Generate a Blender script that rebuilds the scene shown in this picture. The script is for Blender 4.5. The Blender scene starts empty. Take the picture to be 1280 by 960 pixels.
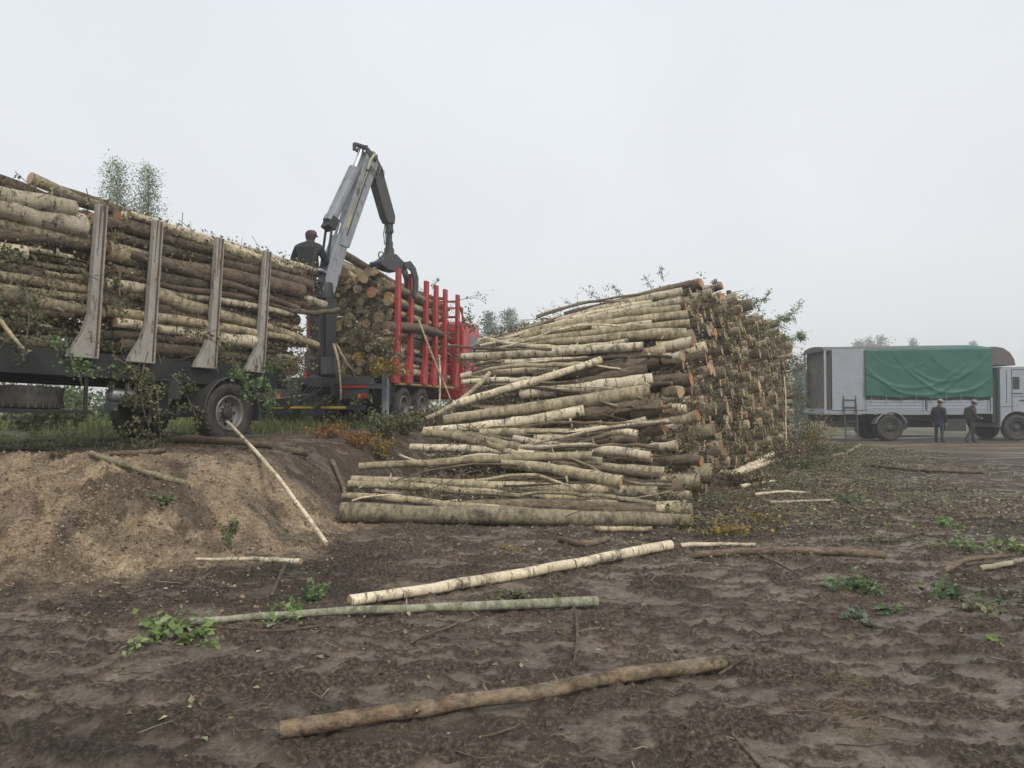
import bpy, math, random
import numpy as np
from mathutils import Vector, Matrix, Euler

R = math.radians
rng = random.Random(11)
nr = np.random.RandomState(7)
scene = bpy.context.scene
COL = scene.collection

# ------------------------------------------------------------ camera
FPX, CX, CY = 965.0, 640.0, 480.0
CAMZ, PITCH = 1.65, 1.37
cam_d = bpy.data.cameras.new('camera')
cam = bpy.data.objects.new('camera', cam_d)
COL.objects.link(cam)
cam_d.sensor_fit = 'HORIZONTAL'
cam_d.sensor_width = 36.0
cam_d.lens = 36.0 * FPX / 1280.0
cam_d.clip_start, cam_d.clip_end = 0.05, 2000
cam.location = (0, 0, CAMZ)
cam.rotation_euler = (R(90 + PITCH), 0, 0)
scene.camera = cam

# ------------------------------------------------------------ world: overcast sky
SUN_EL, SUN_AZ = 46.0, -40.0          # high, soft, from behind-left
w = bpy.data.worlds.new('World')
scene.world = w
w.use_nodes = True
nt = w.node_tree
nt.nodes.clear()
out = nt.nodes.new('ShaderNodeOutputWorld')
bg = nt.nodes.new('ShaderNodeBackground')
sky = nt.nodes.new('ShaderNodeTexSky')
sky.sky_type = 'NISHITA'
sky.sun_disc = False
sky.sun_elevation = R(SUN_EL)
sky.sun_rotation = R(180 + SUN_AZ)
sky.dust_density = 6.0
sky.air_density = 1.0
mixs = nt.nodes.new('ShaderNodeMix'); mixs.data_type = 'RGBA'
mixs.inputs[0].default_value = 0.88
tc = nt.nodes.new('ShaderNodeTexCoord')
sepz = nt.nodes.new('ShaderNodeSeparateXYZ')
grad = nt.nodes.new('ShaderNodeValToRGB')
grad.color_ramp.elements[0].position = 0.0
grad.color_ramp.elements[0].color = (0.885, 0.90, 0.91, 1)
grad.color_ramp.elements[1].position = 0.55
grad.color_ramp.elements[1].color = (0.805, 0.845, 0.90, 1)
cn = nt.nodes.new('ShaderNodeTexNoise')
cn.inputs['Scale'].default_value = 1.6
cn.inputs['Detail'].default_value = 4
cmr = nt.nodes.new('ShaderNodeMapRange')
cmr.inputs['From Min'].default_value = 0.3
cmr.inputs['From Max'].default_value = 0.7
cmr.inputs['To Min'].default_value = 8.9
cmr.inputs['To Max'].default_value = 10.3
vm = nt.nodes.new('ShaderNodeVectorMath'); vm.operation = 'SCALE'
L = nt.links.new
L(tc.outputs['Generated'], sepz.inputs[0])
L(sepz.outputs['Z'], grad.inputs['Fac'])
L(tc.outputs['Generated'], cn.inputs['Vector'])
L(cn.outputs['Fac'], cmr.inputs['Value'])
L(grad.outputs['Color'], vm.inputs[0])
L(cmr.outputs['Result'], vm.inputs['Scale'])
L(sky.outputs['Color'], mixs.inputs[6])
L(vm.outputs['Vector'], mixs.inputs[7])
L(mixs.outputs[2], bg.inputs['Color'])
bg.inputs['Strength'].default_value = 0.1
L(bg.outputs[0], out.inputs['Surface'])

sd = bpy.data.lights.new('sun', 'SUN')
sun = bpy.data.objects.new('sun', sd)
COL.objects.link(sun)
sd.energy = 1.5
sd.angle = R(11)
sd.color = (1.0, 0.93, 0.82)
saz = R(180 + SUN_AZ)
sdir = Vector((math.sin(saz) * math.cos(R(SUN_EL)), math.cos(saz) * math.cos(R(SUN_EL)), math.sin(R(SUN_EL))))
sun.rotation_euler = sdir.to_track_quat('Z', 'Y').to_euler()

vs = scene.view_settings
vs.view_transform = 'Standard'
vs.look = 'None'
vs.exposure = 0.15
vs.gamma = 1.0
vs.use_curve_mapping = False
scene.cycles.max_bounces = 6
scene.cycles.diffuse_bounces = 3
scene.cycles.glossy_bounces = 2
scene.cycles.transmission_bounces = 4
scene.cycles.volume_bounces = 2
scene.cycles.transparent_max_bounces = 6
scene.cycles.use_denoising = True

# ------------------------------------------------------------ noise and pixels -> points
def _hash(ix, iy, seed):
    h = (ix.astype(np.int64) * 374761393 + iy.astype(np.int64) * 668265263 + seed * 974634541) & 0xFFFFFFFF
    h = ((h ^ (h >> 13)) * 1274126177) & 0xFFFFFFFF
    h = h ^ (h >> 16)
    return (h & 0xFFFFFF) / float(0xFFFFFF)

def vnoise(x, y, seed=0):
    x = np.asarray(x, float); y = np.asarray(y, float)
    ix = np.floor(x); iy = np.floor(y)
    fx = x - ix; fy = y - iy
    fx = fx * fx * fx * (fx * (fx * 6 - 15) + 10); fy = fy * fy * fy * (fy * (fy * 6 - 15) + 10)
    a = _hash(ix, iy, seed); b = _hash(ix + 1, iy, seed)
    c = _hash(ix, iy + 1, seed); d = _hash(ix + 1, iy + 1, seed)
    return (a + (b - a) * fx) * (1 - fy) + (c + (d - c) * fx) * fy

def fbm(x, y, o=4, seed=0):
    s = 0.0; a = 0.5; n = 0.0
    for k in range(o):
        s = s + a * vnoise(x, y, seed + k * 17); n += a
        x, y = 1.62 * x + 1.15 * y + 3.1, -1.15 * x + 1.62 * y + 7.7
        a *= 0.5
    return s / n

def sstep(a, b, x):
    t = np.clip((x - a) / (b - a), 0, 1)
    return t * t * (3 - 2 * t)

def bank_t(X, Y, lo=0, hi=1):
    foot = np.interp(X, [-9, -4.4, -2.1, -1.0], [5.9, 6.5, 8.6, 10.0]) + 0.5 * (fbm(X * .7, Y * .7, 3, 5) - .5)
    crest = np.interp(X, [-9, -6.6, -4.6, -3.1, -2.0], [9.6, 9.9, 10.1, 10.6, 12.0]) + 0.5 * (fbm(X * .9, Y * .9, 3, 9) - .5)
    return np.clip((Y - foot) / (crest - foot), lo, hi)

def height(X, Y, fine=True, crumbs=False):
    X = np.asarray(X, float); Y = np.asarray(Y, float)
    t = bank_t(X, Y)
    side = np.interp(Y, [5, 10, 12, 16, 22], [-3.0, -3.1, -2.7, -1.7, -0.9])
    sx = 1 - sstep(-0.75, 0.75, X - side + 0.5 * (fbm(X, Y, 2, 44) - .5))
    prof = 0.22 * t + 0.78 * sstep(0.15, 0.97, t)
    P = prof * sx * (1 - sstep(45, 60, Y))
    slope = np.clip(4 * t * (1 - t), 0, 1) * sx
    h = P
    h = h + 0.10 * (fbm(X * .33, Y * .33, 3, 1) - .5) * (1 - 0.6 * P) + 0.06 * (fbm(X * 1.2, Y * 1.2, 3, 2) - .5)
    h = h + slope * (0.55 * (fbm(X * 1.3, Y * 1.3, 4, 3) - .5) + 0.45 * (np.abs(fbm(X * 2.6, Y * 2.2, 4, 4) - .5) - .08))
    h = h - .07 * sx * sstep(9.4, 10.2, Y) * (1 - sstep(13.0, 14.5, Y)) * sstep(.8, 1, t)
    if not fine:
        return h
    flat = 1 - np.clip(P * 1.2, 0, 1)
    # tyre lug ripples: compacted troughs, crumbly crests
    wx = 0.34 * (fbm(X * .9, Y * .9, 3, 21) - .5) + .10 * (fbm(X * 3.5, Y * 3.5, 2, 22) - .5)
    def ripple(per, sl, ph):
        q = (Y + sl * X + wx) / per + ph
        q = q - np.floor(q)
        return np.where(q < .70, q / .70, (1 - q) / .30)
    m1 = sstep(.30, .46, fbm(X * .55 + 2, Y * .8, 3, 31)) * (1 - sstep(-1.2, .5, X)) * (1 - sstep(5.7, 6.7, Y))
    m2 = .85 * sstep(.42, .58, fbm(X * .6, Y * .7, 3, 33)) * sstep(-.2, .8, X) * (1 - sstep(5.6, 7.4, Y))
    q1, q2 = ripple(.33, .24, 0), ripple(.19, .18, .3)
    n = fbm(X * 2.3, Y * 4.6, 5, 6)
    cr = sstep(.47, .56, n)
    jit = 1.5 * (fbm(X * 6, Y * 8, 5, 8) - .5)
    cr = cr * (1 - m1) * (1 - m2) + m1 * sstep(.60, .84, q1 + .6 * jit) + m2 * sstep(.58, .84, q2 + jit)
    cr = np.clip(cr, 0, 1)
    cr = np.clip(np.maximum(cr, .8 * sstep(.53, .60, fbm(X * 6.5, Y * 11, 4, 18))), 0, 1)
    near = 1 - sstep(9, 24, Y)
    f1 = fbm(X * 10, Y * 12, 4, 12) - .5
    f2 = fbm(X * 26, Y * 28, 2, 13) - .5
    rough = cr * (.014 + .085 * f1 + .06 * f2) + .018 * (fbm(X * 3, Y * 3, 3, 14) - .5) + .010 * f1
    rough = rough * (1 - .8 * slope) + slope * (.16 * (fbm(X * 5, Y * 6, 4, 16) - .5) + .10 * f1 + .07 * f2)
    h = h + near * rough + flat * (.062 * m1 * (q1 - .5) + .020 * m2 * (q2 - .5))
    if crumbs:
        return h, cr
    return h

def H(x, y):
    return float(height(np.array([x]), np.array([y]))[0])

_sp, _cp = math.sin(R(PITCH)), math.cos(R(PITCH))
def ray(px, py):
    u, v = (px - CX) / FPX, (CY - py) / FPX
    return Vector((u, _cp - v * _sp, _sp + v * _cp))

def at(px, py, Y):
    d = ray(px, py)
    s = Y / d.y
    return Vector((d.x * s, Y, CAMZ + d.z * s))

def gpt(px, py, ymax=60.0):
    """the point of the ground seen at this place in the photograph"""
    d = ray(px, py)
    ys = np.linspace(2.2, ymax, 6000)
    zz = CAMZ + d.z / d.y * ys
    hh = height(d.x / d.y * ys, ys, False)
    k = np.argmax(zz <= hh)
    Y = ys[k] if zz[k] <= hh[k] else ymax
    x = d.x / d.y * Y
    return Vector((x, Y, H(x, Y)))

# ------------------------------------------------------------ mesh building
class Geo:
    def __init__(self):
        self.v = []; self.n = 0; self.polys = []; self.bc = []; self.rnd = []
    def add(self, V, faces, bc=None, rnd=0.0, smooth=True):
        V = np.asarray(V, float).reshape(-1, 3)
        self.v.append(V)
        self.bc.append(np.asarray(bc, float).reshape(-1, 3) if bc is not None else V)
        r = np.asarray(rnd, float)
        self.rnd.append(np.full(len(V), float(r)) if r.ndim == 0 else r)
        for F, m in faces:
            F = np.asarray(F, np.int64)
            self.polys.append((F + self.n, m, smooth))
        self.n += len(V)
        return self
    def box(self, c, s, rot=None, m=0, taper=1.0):
        c = np.array(c, float); s = np.array(s, float) / 2
        B = np.array([[-1,-1,-1],[1,-1,-1],[1,1,-1],[-1,1,-1],[-1,-1,1],[1,-1,1],[1,1,1],[-1,1,1]], float) * s
        B[4:, :2] *= taper
        if rot is not None:
            B = B @ np.array(Euler(rot).to_matrix()).T
        F = [[0,3,2,1],[4,5,6,7],[0,1,5,4],[1,2,6,5],[2,3,7,6],[3,0,4,7]]
        return self.add(B + c, [(F, m)], smooth=False)
    def beam(self, p0, p1, w, h, w1=None, h1=None, m=0, up=(0, 0, 1)):
        p0 = Vector(p0); p1 = Vector(p1)
        d = (p1 - p0).normalized()
        upv = Vector(up)
        if abs(d.dot(upv)) > .98: upv = Vector((1, 0, 0))
        s = d.cross(upv).normalized(); u = s.cross(d)
        w1 = w if w1 is None else w1; h1 = h if h1 is None else h1
        V = []
        for p, a, b in ((p0, w, h), (p1, w1, h1)):
            for i, j in ((-1,-1),(1,-1),(1,1),(-1,1)):
                V.append(p + s * (i * a / 2) + u * (j * b / 2))
        F = [[0,1,2,3],[7,6,5,4],[0,4,5,1],[1,5,6,2],[2,6,7,3],[3,7,4,0]]
        return self.add([tuple(x) for x in V], [(F, m)], smooth=False)
    def prism(self, pts, a, b, axis='y', m=0):
        """outline pts (2D) extruded from a to b along the axis"""
        n = len(pts)
        V = []
        for k in (a, b):
            for p, q in pts:
                V.append({'y': (p, k, q), 'x': (k, p, q), 'z': (p, q, k)}[axis])
        side = [[i, (i + 1) % n, n + (i + 1) % n, n + i] for i in range(n)]
        return self.add(V, [(side, m), ([list(range(n))[::-1]], m), ([list(range(n, 2 * n))], m)], smooth=False)
    def tube(self, path, rad, n=10, caps=True, m=0, mcap=None, rnd=0.0, rough=0.0, off=0.0, sm=True):
        P = np.asarray([tuple(p) for p in path], float)
        k = len(P)
        rad = np.full(k, float(rad)) if np.ndim(rad) == 0 else np.asarray(rad, float)
        T = np.gradient(P, axis=0)
        T /= np.linalg.norm(T, axis=1)[:, None] + 1e-12
        ref = np.array([0, 0, 1.0]) if abs(T[0][2]) < .9 else np.array([1.0, 0, 0])
        S = np.cross(T, ref); S /= np.linalg.norm(S, axis=1)[:, None] + 1e-12
        U = np.cross(S, T)
        th = np.linspace(0, 2 * np.pi, n, endpoint=False)
        c, s = np.cos(th), np.sin(th)
        rr = rad[:, None] * np.ones((k, n))
        if rough:
            rr = rr * (1 + rough * (nr.rand(k, n) - .5) * 2)
        V = P[:, None, :] + rr[:, :, None] * (c[None, :, None] * S[:, None, :] + s[None, :, None] * U[:, None, :])
        L_ = np.concatenate([[0], np.cumsum(np.linalg.norm(np.diff(P, axis=0), axis=1))]) + off
        bc = np.stack([np.repeat(L_[:, None], n, 1), rr * c, rr * s], -1)
        i = np.arange(k - 1)[:, None] * n; j = np.arange(n)[None, :]; j2 = (j + 1) % n
        F = np.stack([i + j, i + j2, i + n + j2, i + n + j], -1).reshape(-1, 4)
        self.add(V.reshape(-1, 3), [(F, m)], bc.reshape(-1, 3), rnd, sm)
        if caps:
            mc = m if mcap is None else mcap
            for e, rev in ((0, True), (k - 1, False)):
                ring = V[e]
                cc = bc[e].copy()
                Fc = [list(range(n))[::-1] if rev else list(range(n))]
                self.add(ring, [(Fc[::-1] if False else Fc, mc)], cc, rnd, False)
        return self
    def cyl(self, p0, p1, r0, r1=None, n=16, m=0, sm=True):
        return self.tube([p0, p1], [r0, r0 if r1 is None else r1], n, True, m, sm=sm)
    def lathe(self, prof, n=32, axis='y', m=0, closed=False, sm=True, c=(0, 0, 0)):
        th = np.linspace(0, 2 * np.pi, n, endpoint=False)
        V = []
        for r, a in prof:
            x = r * np.cos(th); z = r * np.sin(th); y = np.full(n, a)
            V.append(np.stack([x, y, z], -1) if axis == 'y' else np.stack([x, z, y], -1))
        V = np.concatenate(V) + np.array(c)
        k = len(prof)
        F = []
        for i in range(k if closed else k - 1):
            a = i * n; b = ((i + 1) % k) * n
            for j in range(n):
                F.append([a + j, b + j, b + (j + 1) % n, a + (j + 1) % n])
        return self.add(V, [(F, m)], smooth=sm)
    def leaves(self, P, size, nrm=None, rnd=None, m=0, flat=0.0, aspect=.75):
        """one folded leaf (two quads) at every point"""
        P = np.asarray(P, float).reshape(-1, 3); k = len(P)
        if k == 0: return self
        size = np.full(k, float(size)) if np.ndim(size) == 0 else np.asarray(size, float)
        N = nr.normal(size=(k, 3))
        N[:, 2] = np.abs(N[:, 2]) * (1 + flat * 6) + flat
        N /= np.linalg.norm(N, axis=1)[:, None]
        A = nr.normal(size=(k, 3))
        A -= N * (A * N).sum(1)[:, None]; A /= np.linalg.norm(A, axis=1)[:, None] + 1e-9
        B = np.cross(N, A)
        s = size[:, None]
        base = P; tip = P + A * s - N * s * .12
        q = aspect * .5
        l1 = P + A * s * .42 + B * s * q + N * s * .10
        l2 = P + A * s * .42 - B * s * q + N * s * .10
        mid = P + A * s * .48
        V = np.stack([base, l1, tip, l2, mid], 1).reshape(-1, 3)
        i = np.arange(k)[:, None] * 5
        F = np.concatenate([i + np.array([[0, 4, 2, 1]]), i + np.array([[0, 3, 2, 4]])])
        r = nr.rand(k) if rnd is None else np.asarray(rnd, float)
        return self.add(V, [(F, m)], None, np.repeat(r, 5), False)
    def build(self, name, mats, parent=None, loc=None, bevel=0.0, attrs=True):
        V = np.concatenate(self.v)
        if loc is not None:
            V = V - np.array(tuple(loc))
        me = bpy.data.meshes.new(name)
        me.vertices.add(len(V))
        me.vertices.foreach_set('co', V.astype(np.float32).ravel())
        idx = []; st = []; tot = []; mi = []; sm = []
        cur = 0
        for F, m, s in self.polys:
            k, n = F.shape
            idx.append(F.ravel()); st.append(cur + np.arange(k) * n); tot.append(np.full(k, n))
            mi.append(np.full(k, m)); sm.append(np.full(k, s, bool)); cur += k * n
        idx = np.concatenate(idx); st = np.concatenate(st); tot = np.concatenate(tot)
        me.loops.add(len(idx)); me.loops.foreach_set('vertex_index', idx.astype(np.int32))
        me.polygons.add(len(st))
        me.polygons.foreach_set('loop_start', st.astype(np.int32))
        me.polygons.foreach_set('loop_total', tot.astype(np.int32))
        for m in (mats if isinstance(mats, (list, tuple)) else [mats]):
            me.materials.append(m)
        me.polygons.foreach_set('material_index', np.concatenate(mi).astype(np.int32))
        me.polygons.foreach_set('use_smooth', np.concatenate(sm))
        if attrs:
            a = me.attributes.new('bc', 'FLOAT_VECTOR', 'POINT')
            a.data.foreach_set('vector', np.concatenate(self.bc).astype(np.float32).ravel())
            a = me.attributes.new('rnd', 'FLOAT', 'POINT')
            a.data.foreach_set('value', np.concatenate(self.rnd).astype(np.float32))
        me.update(calc_edges=True)
        me.validate()
        o = bpy.data.objects.new(name, me)
        COL.objects.link(o)
        if loc is not None: o.location = tuple(loc)
        if parent is not None: o.parent = parent
        if bevel:
            b = o.modifiers.new('bevel', 'BEVEL')
            b.width = bevel; b.segments = 2; b.limit_method = 'ANGLE'; b.angle_limit = R(40)
        return o

def tag(o, label=None, cat=None, group=None, kind=None):
    if label: o['label'] = label
    if cat: o['category'] = cat
    if group: o['group'] = group
    if kind: o['kind'] = kind
    return o

def empty(name, loc, rot=(0, 0, 0), label=None, cat=None, group=None):
    o = bpy.data.objects.new(name, None)
    COL.objects.link(o)
    o.location = tuple(loc); o.rotation_euler = rot
    o.empty_display_size = .2
    return tag(o, label, cat, group)

# ------------------------------------------------------------ materials
def new_mat(name):
    m = bpy.data.materials.new(name); m.use_nodes = True
    t = m.node_tree
    return m, t, t.nodes['Principled BSDF'], t.links.new

def nd(t, kind, **kw):
    n = t.nodes.new(kind)
    for k, v in kw.items():
        if k in n.inputs: n.inputs[k].default_value = v
        else: setattr(n, k, v)
    return n

def ramp(t, stops, interp='LINEAR'):
    n = t.nodes.new('ShaderNodeValToRGB')
    n.color_ramp.interpolation = interp
    e = n.color_ramp.elements
    while len(e) < len(stops): e.new(0.5)
    for el, (p, c) in zip(e, stops):
        el.position = p
        el.color = (c, c, c, 1) if isinstance(c, (int, float)) else (*c, 1)
    return n

def mixc(t, fac, a, b, mode='MIX'):
    n = t.nodes.new('ShaderNodeMix'); n.data_type = 'RGBA'; n.blend_type = mode
    for sock, v in ((0, fac), (6, a), (7, b)):
        if isinstance(v, bpy.types.NodeSocket): t.links.new(v, n.inputs[sock])
        elif isinstance(v, (int, float)): n.inputs[sock].default_value = v
        else: n.inputs[sock].default_value = (*v, 1)
    return n.outputs[2]

def bump(t, b, hsock, strength, dist=.01):
    n = nd(t, 'ShaderNodeBump', Strength=strength, Distance=dist)
    t.links.new(hsock, n.inputs['Height']); t.links.new(n.outputs[0], b.inputs['Normal'])

def paint(name, c, rough=.5, metal=0.0, dirt=(.09, .075, .06), amt=.5, scale=3.0, chip=None, bumpy=.15, seed=0.0):
    """painted or bare metal / plastic with mud, dust and worn patches"""
    m, t, b, L = new_mat(name)
    co = nd(t, 'ShaderNodeTexCoord')
    n1 = nd(t, 'ShaderNodeTexNoise', Scale=scale, Detail=8.0, Roughness=.65)
    n2 = nd(t, 'ShaderNodeTexNoise', Scale=scale * 9, Detail=5.0, Roughness=.7)
    L(co.outputs['Object'], n1.inputs['Vector']); L(co.outputs['Object'], n2.inputs['Vector'])
    r1 = ramp(t, [(.42, 0.0), (.72, amt)]); L(n1.outputs['Fac'], r1.inputs['Fac'])
    r2 = ramp(t, [(.3, .82), (.7, 1.12)]); L(n2.outputs['Fac'], r2.inputs['Fac'])
    base = mixc(t, 1.0, c, r2.outputs['Color'], 'MULTIPLY')
    col = mixc(t, r1.outputs['Color'], base, dirt)
    if chip:
        mp = nd(t, 'ShaderNodeMapping'); mp.inputs['Scale'].default_value = (1, 1, .25)
        n3 = nd(t, 'ShaderNodeTexNoise', Scale=scale * 4, Detail=6.0, Roughness=.75)
        L(co.outputs['Object'], mp.inputs['Vector']); L(mp.outputs[0], n3.inputs['Vector'])
        r3 = ramp(t, [(.56, 0.0), (.62, 1.0)]); L(n3.outputs['Fac'], r3.inputs['Fac'])
        col = mixc(t, r3.outputs['Color'], col, chip)
    L(col, b.inputs['Base Color'])
    rr = ramp(t, [(.35, max(.05, rough - .1)), (.7, min(1, rough + .25))]); L(n1.outputs['Fac'], rr.inputs['Fac'])
    L(rr.outputs['Color'], b.inputs['Roughness'])
    b.inputs['Metallic'].default_value = metal
    if bumpy: bump(t, b, n2.outputs['Fac'], bumpy, .004)
    return m

def bark(name, base, dark, alt, moss, band, birch=False, value=.45, rough=.9, ps=1.0):
    m, t, b, L = new_mat(name)
    at_ = nd(t, 'ShaderNodeAttribute', attribute_name='bc')
    ar = nd(t, 'ShaderNodeAttribute', attribute_name='rnd')
    mp = nd(t, 'ShaderNodeMapping'); mp.inputs['Scale'].default_value = band
    L(at_.outputs['Vector'], mp.inputs['Vector'])
    n1 = nd(t, 'ShaderNodeTexNoise', Scale=1.0, Detail=5.0, Roughness=.68); L(mp.outputs[0], n1.inputs['Vector'])
    n2 = nd(t, 'ShaderNodeTexNoise', Scale=2.3 * ps, Detail=6.0, Roughness=.65); L(at_.outputs['Vector'], n2.inputs['Vector'])
    n3 = nd(t, 'ShaderNodeTexNoise', Scale=40.0, Detail=4.0, Roughness=.6); L(at_.outputs['Vector'], n3.inputs['Vector'])
    mp2 = nd(t, 'ShaderNodeMapping'); mp2.inputs['Location'].default_value = (13, 5, 9)
    L(at_.outputs['Vector'], mp2.inputs['Vector'])
    n4 = nd(t, 'ShaderNodeTexNoise', Scale=5.0 * ps, Detail=6.0, Roughness=.7); L(mp2.outputs[0], n4.inputs['Vector'])
    ra = ramp(t, [(.35, 0.0), (.65, 1.0)]); L(n2.outputs['Fac'], ra.inputs['Fac'])
    col = mixc(t, ra.outputs['Color'], base, alt)
    rm = ramp(t, [(.56, 0.0), (.72, .75)]); L(n4.outputs['Fac'], rm.inputs['Fac'])
    col = mixc(t, rm.outputs['Color'], col, moss)
    lo, hi = (.56, .63) if birch else (.42, .72)
    rd = ramp(t, [(lo, 0.0), (hi, .92 if birch else .8)]); L(n1.outputs['Fac'], rd.inputs['Fac'])
    col = mixc(t, rd.outputs['Color'], col, dark)
    mp3 = nd(t, 'ShaderNodeMapping'); mp3.inputs['Location'].default_value = (31, 7, 2)
    L(at_.outputs['Vector'], mp3.inputs['Vector'])
    n5 = nd(t, 'ShaderNodeTexNoise', Scale=3.2 * ps, Detail=7.0, Roughness=.72); L(mp3.outputs[0], n5.inputs['Vector'])
    r5 = ramp(t, [(.52, 0.0), (.64, .85)]); L(n5.outputs['Fac'], r5.inputs['Fac'])
    col = mixc(t, r5.outputs['Color'], col, tuple(x * 1.6 + .012 for x in dark))
    rf = ramp(t, [(.25, .68), (.75, 1.22)]); L(n3.outputs['Fac'], rf.inputs['Fac'])
    col = mixc(t, 1.0, col, rf.outputs['Color'], 'MULTIPLY')
    rv = ramp(t, [(0, (1 - value,) * 3), (.5, (.95, .93, .9)), (1, (1 + value * .45, 1 + value * .38, 1 + value * .25))])
    L(ar.outputs['Fac'], rv.inputs['Fac'])
    col = mixc(t, 1.0, col, rv.outputs['Color'], 'MULTIPLY')
    L(col, b.inputs['Base Color'])
    b.inputs['Roughness'].default_value = rough
    b.inputs['Specular IOR Level'].default_value = .25
    ad = nd(t, 'ShaderNodeMath', operation='ADD'); L(n1.outputs['Fac'], ad.inputs[0]); L(n3.outputs['Fac'], ad.inputs[1])
    bump(t, b, ad.outputs[0], .5 if birch else .9, .012)
    return m

def cutwood(name, c, c2, dark):
    m, t, b, L = new_mat(name)
    at_ = nd(t, 'ShaderNodeAttribute', attribute_name='bc')
    ar = nd(t, 'ShaderNodeAttribute', attribute_name='rnd')
    n1 = nd(t, 'ShaderNodeTexNoise', Scale=14.0, Detail=5.0, Roughness=.65); L(at_.outputs['Vector'], n1.inputs['Vector'])
    sx = nd(t, 'ShaderNodeSeparateXYZ'); L(at_.outputs['Vector'], sx.inputs[0])
    cx = nd(t, 'ShaderNodeCombineXYZ'); L(sx.outputs['Y'], cx.inputs['X']); L(sx.outputs['Z'], cx.inputs['Y'])
    ln = nd(t, 'ShaderNodeVectorMath', operation='LENGTH'); L(cx.outputs[0], ln.inputs[0])
    wv = nd(t, 'ShaderNodeMath', operation='SINE'); ml = nd(t, 'ShaderNodeMath', operation='MULTIPLY'); ml.inputs[1].default_value = 500
    L(ln.outputs['Value'], ml.inputs[0]); L(ml.outputs[0], wv.inputs[0])
    r1 = ramp(t, [(.3, c), (.6, c2), (.85, dark)]); L(n1.outputs['Fac'], r1.inputs['Fac'])
    nv = nd(t, 'ShaderNodeVectorMath', operation='NORMALIZE'); L(cx.outputs[0], nv.inputs[0])
    sc_ = nd(t, 'ShaderNodeMath', operation='MULTIPLY'); sc_.inputs[1].default_value = 6.0; L(ar.outputs['Fac'], sc_.inputs[0])
    av = nd(t, 'ShaderNodeVectorMath', operation='ADD'); L(nv.outputs[0], av.inputs[0]); L(sc_.outputs[0], av.inputs[1])
    nc = nd(t, 'ShaderNodeTexNoise', Scale=3.2, Detail=3.0, Roughness=.7); L(av.outputs[0], nc.inputs['Vector'])
    rcr = ramp(t, [(.60, 0.0), (.66, .75)]); L(nc.outputs['Fac'], rcr.inputs['Fac'])
    rw = ramp(t, [(0, .86), (1, 1.05)]); L(wv.outputs[0], rw.inputs['Fac'])
    col = mixc(t, 1.0, r1.outputs['Color'], rw.outputs['Color'], 'MULTIPLY')
    col = mixc(t, rcr.outputs['Color'], col, tuple(x * .35 for x in dark))
    rv = ramp(t, [(0, (.5, .48, .46)), (1, (1.15, 1.1, 1.02))]); L(ar.outputs['Fac'], rv.inputs['Fac'])
    col = mixc(t, 1.0, col, rv.outputs['Color'], 'MULTIPLY')
    L(col, b.inputs['Base Color'])
    b.inputs['Roughness'].default_value = .85
    bump(t, b, n1.outputs['Fac'], .3, .005)
    return m

def leafmat(name, stops, trans=.35, rough=.5):
    m, t, b, L = new_mat(name)
    ar = nd(t, 'ShaderNodeAttribute', attribute_name='rnd')
    r = ramp(t, stops); L(ar.outputs['Fac'], r.inputs['Fac'])
    n = nd(t, 'ShaderNodeTexNoise', Scale=60.0, Detail=2.0)
    co = nd(t, 'ShaderNodeTexCoord'); L(co.outputs['Object'], n.inputs['Vector'])
    rf = ramp(t, [(.3, .75), (.7, 1.15)]); L(n.outputs['Fac'], rf.inputs['Fac'])
    col = mixc(t, 1.0, r.outputs['Color'], rf.outputs['Color'], 'MULTIPLY')
    L(col, b.inputs['Base Color'])
    b.inputs['Roughness'].default_value = rough
    tr = nd(t, 'ShaderNodeBsdfTranslucent'); L(col, tr.inputs['Color'])
    mx = nd(t, 'ShaderNodeMixShader'); mx.inputs[0].default_value = trans
    L(b.outputs[0], mx.inputs[1]); L(tr.outputs[0], mx.inputs[2])
    L(mx.outputs[0], t.nodes['Material Output'].inputs['Surface'])
    return m

M = {}
BIRCH = bark('birch_bark', (.76, .685, .525), (.035, .03, .026), (.52, .46, .335), (.24, .215, .12), (24, 5, 5), True)
ASPEN = bark('aspen_bark', (.54, .47, .325), (.06, .05, .038), (.39, .345, .225), (.30, .285, .125), (18, 7, 7))
ALDER = bark('alder_bark', (.15, .115, .085), (.028, .023, .019), (.24, .195, .14), (.15, .13, .07), (10, 26, 26))
CUT_O = cutwood('cut_orange', (.52, .27, .13), (.45, .22, .10), (.30, .15, .08))
CUT_P = cutwood('cut_pale', (.56, .44, .27), (.48, .36, .21), (.28, .20, .12))
CUT_G = cutwood('cut_grey', (.40, .31, .20), (.33, .25, .155), (.18, .13, .085))
GREENB = bark('green_aspen_bark', (.44, .44, .34), (.09, .085, .06), (.32, .34, .23), (.20, .23, .10), (16, 6, 6), value=.2, ps=2.5)
MOSSB = bark('mossy_bark', (.24, .21, .155), (.03, .025, .02), (.25, .165, .105), (.27, .255, .11), (9, 16, 16), value=.2, ps=3.2)
BARKS = {'birch': BIRCH, 'aspen': ASPEN, 'alder': ALDER, 'green': GREENB, 'mossy': MOSSB}
CUTS = {'orange': CUT_O, 'pale': CUT_P, 'grey': CUT_G}
TWIG = paint('twig_bark', (.16, .13, .10), .9, amt=.4, bumpy=.3)
TWIG_L = paint('twig_pale', (.34, .29, .21), .9, amt=.4, bumpy=.3)
TWIG_D = paint('twig_dark', (.07, .055, .042), .9, amt=.3, bumpy=.3)
LF_GREEN = leafmat('leaf_green', [(0, (.05, .10, .035)), (.6, (.13, .22, .075)), (1, (.26, .34, .15))])
LF_LIME = leafmat('leaf_lime', [(0, (.14, .22, .06)), (.6, (.24, .34, .10)), (1, (.38, .44, .24))])
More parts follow.
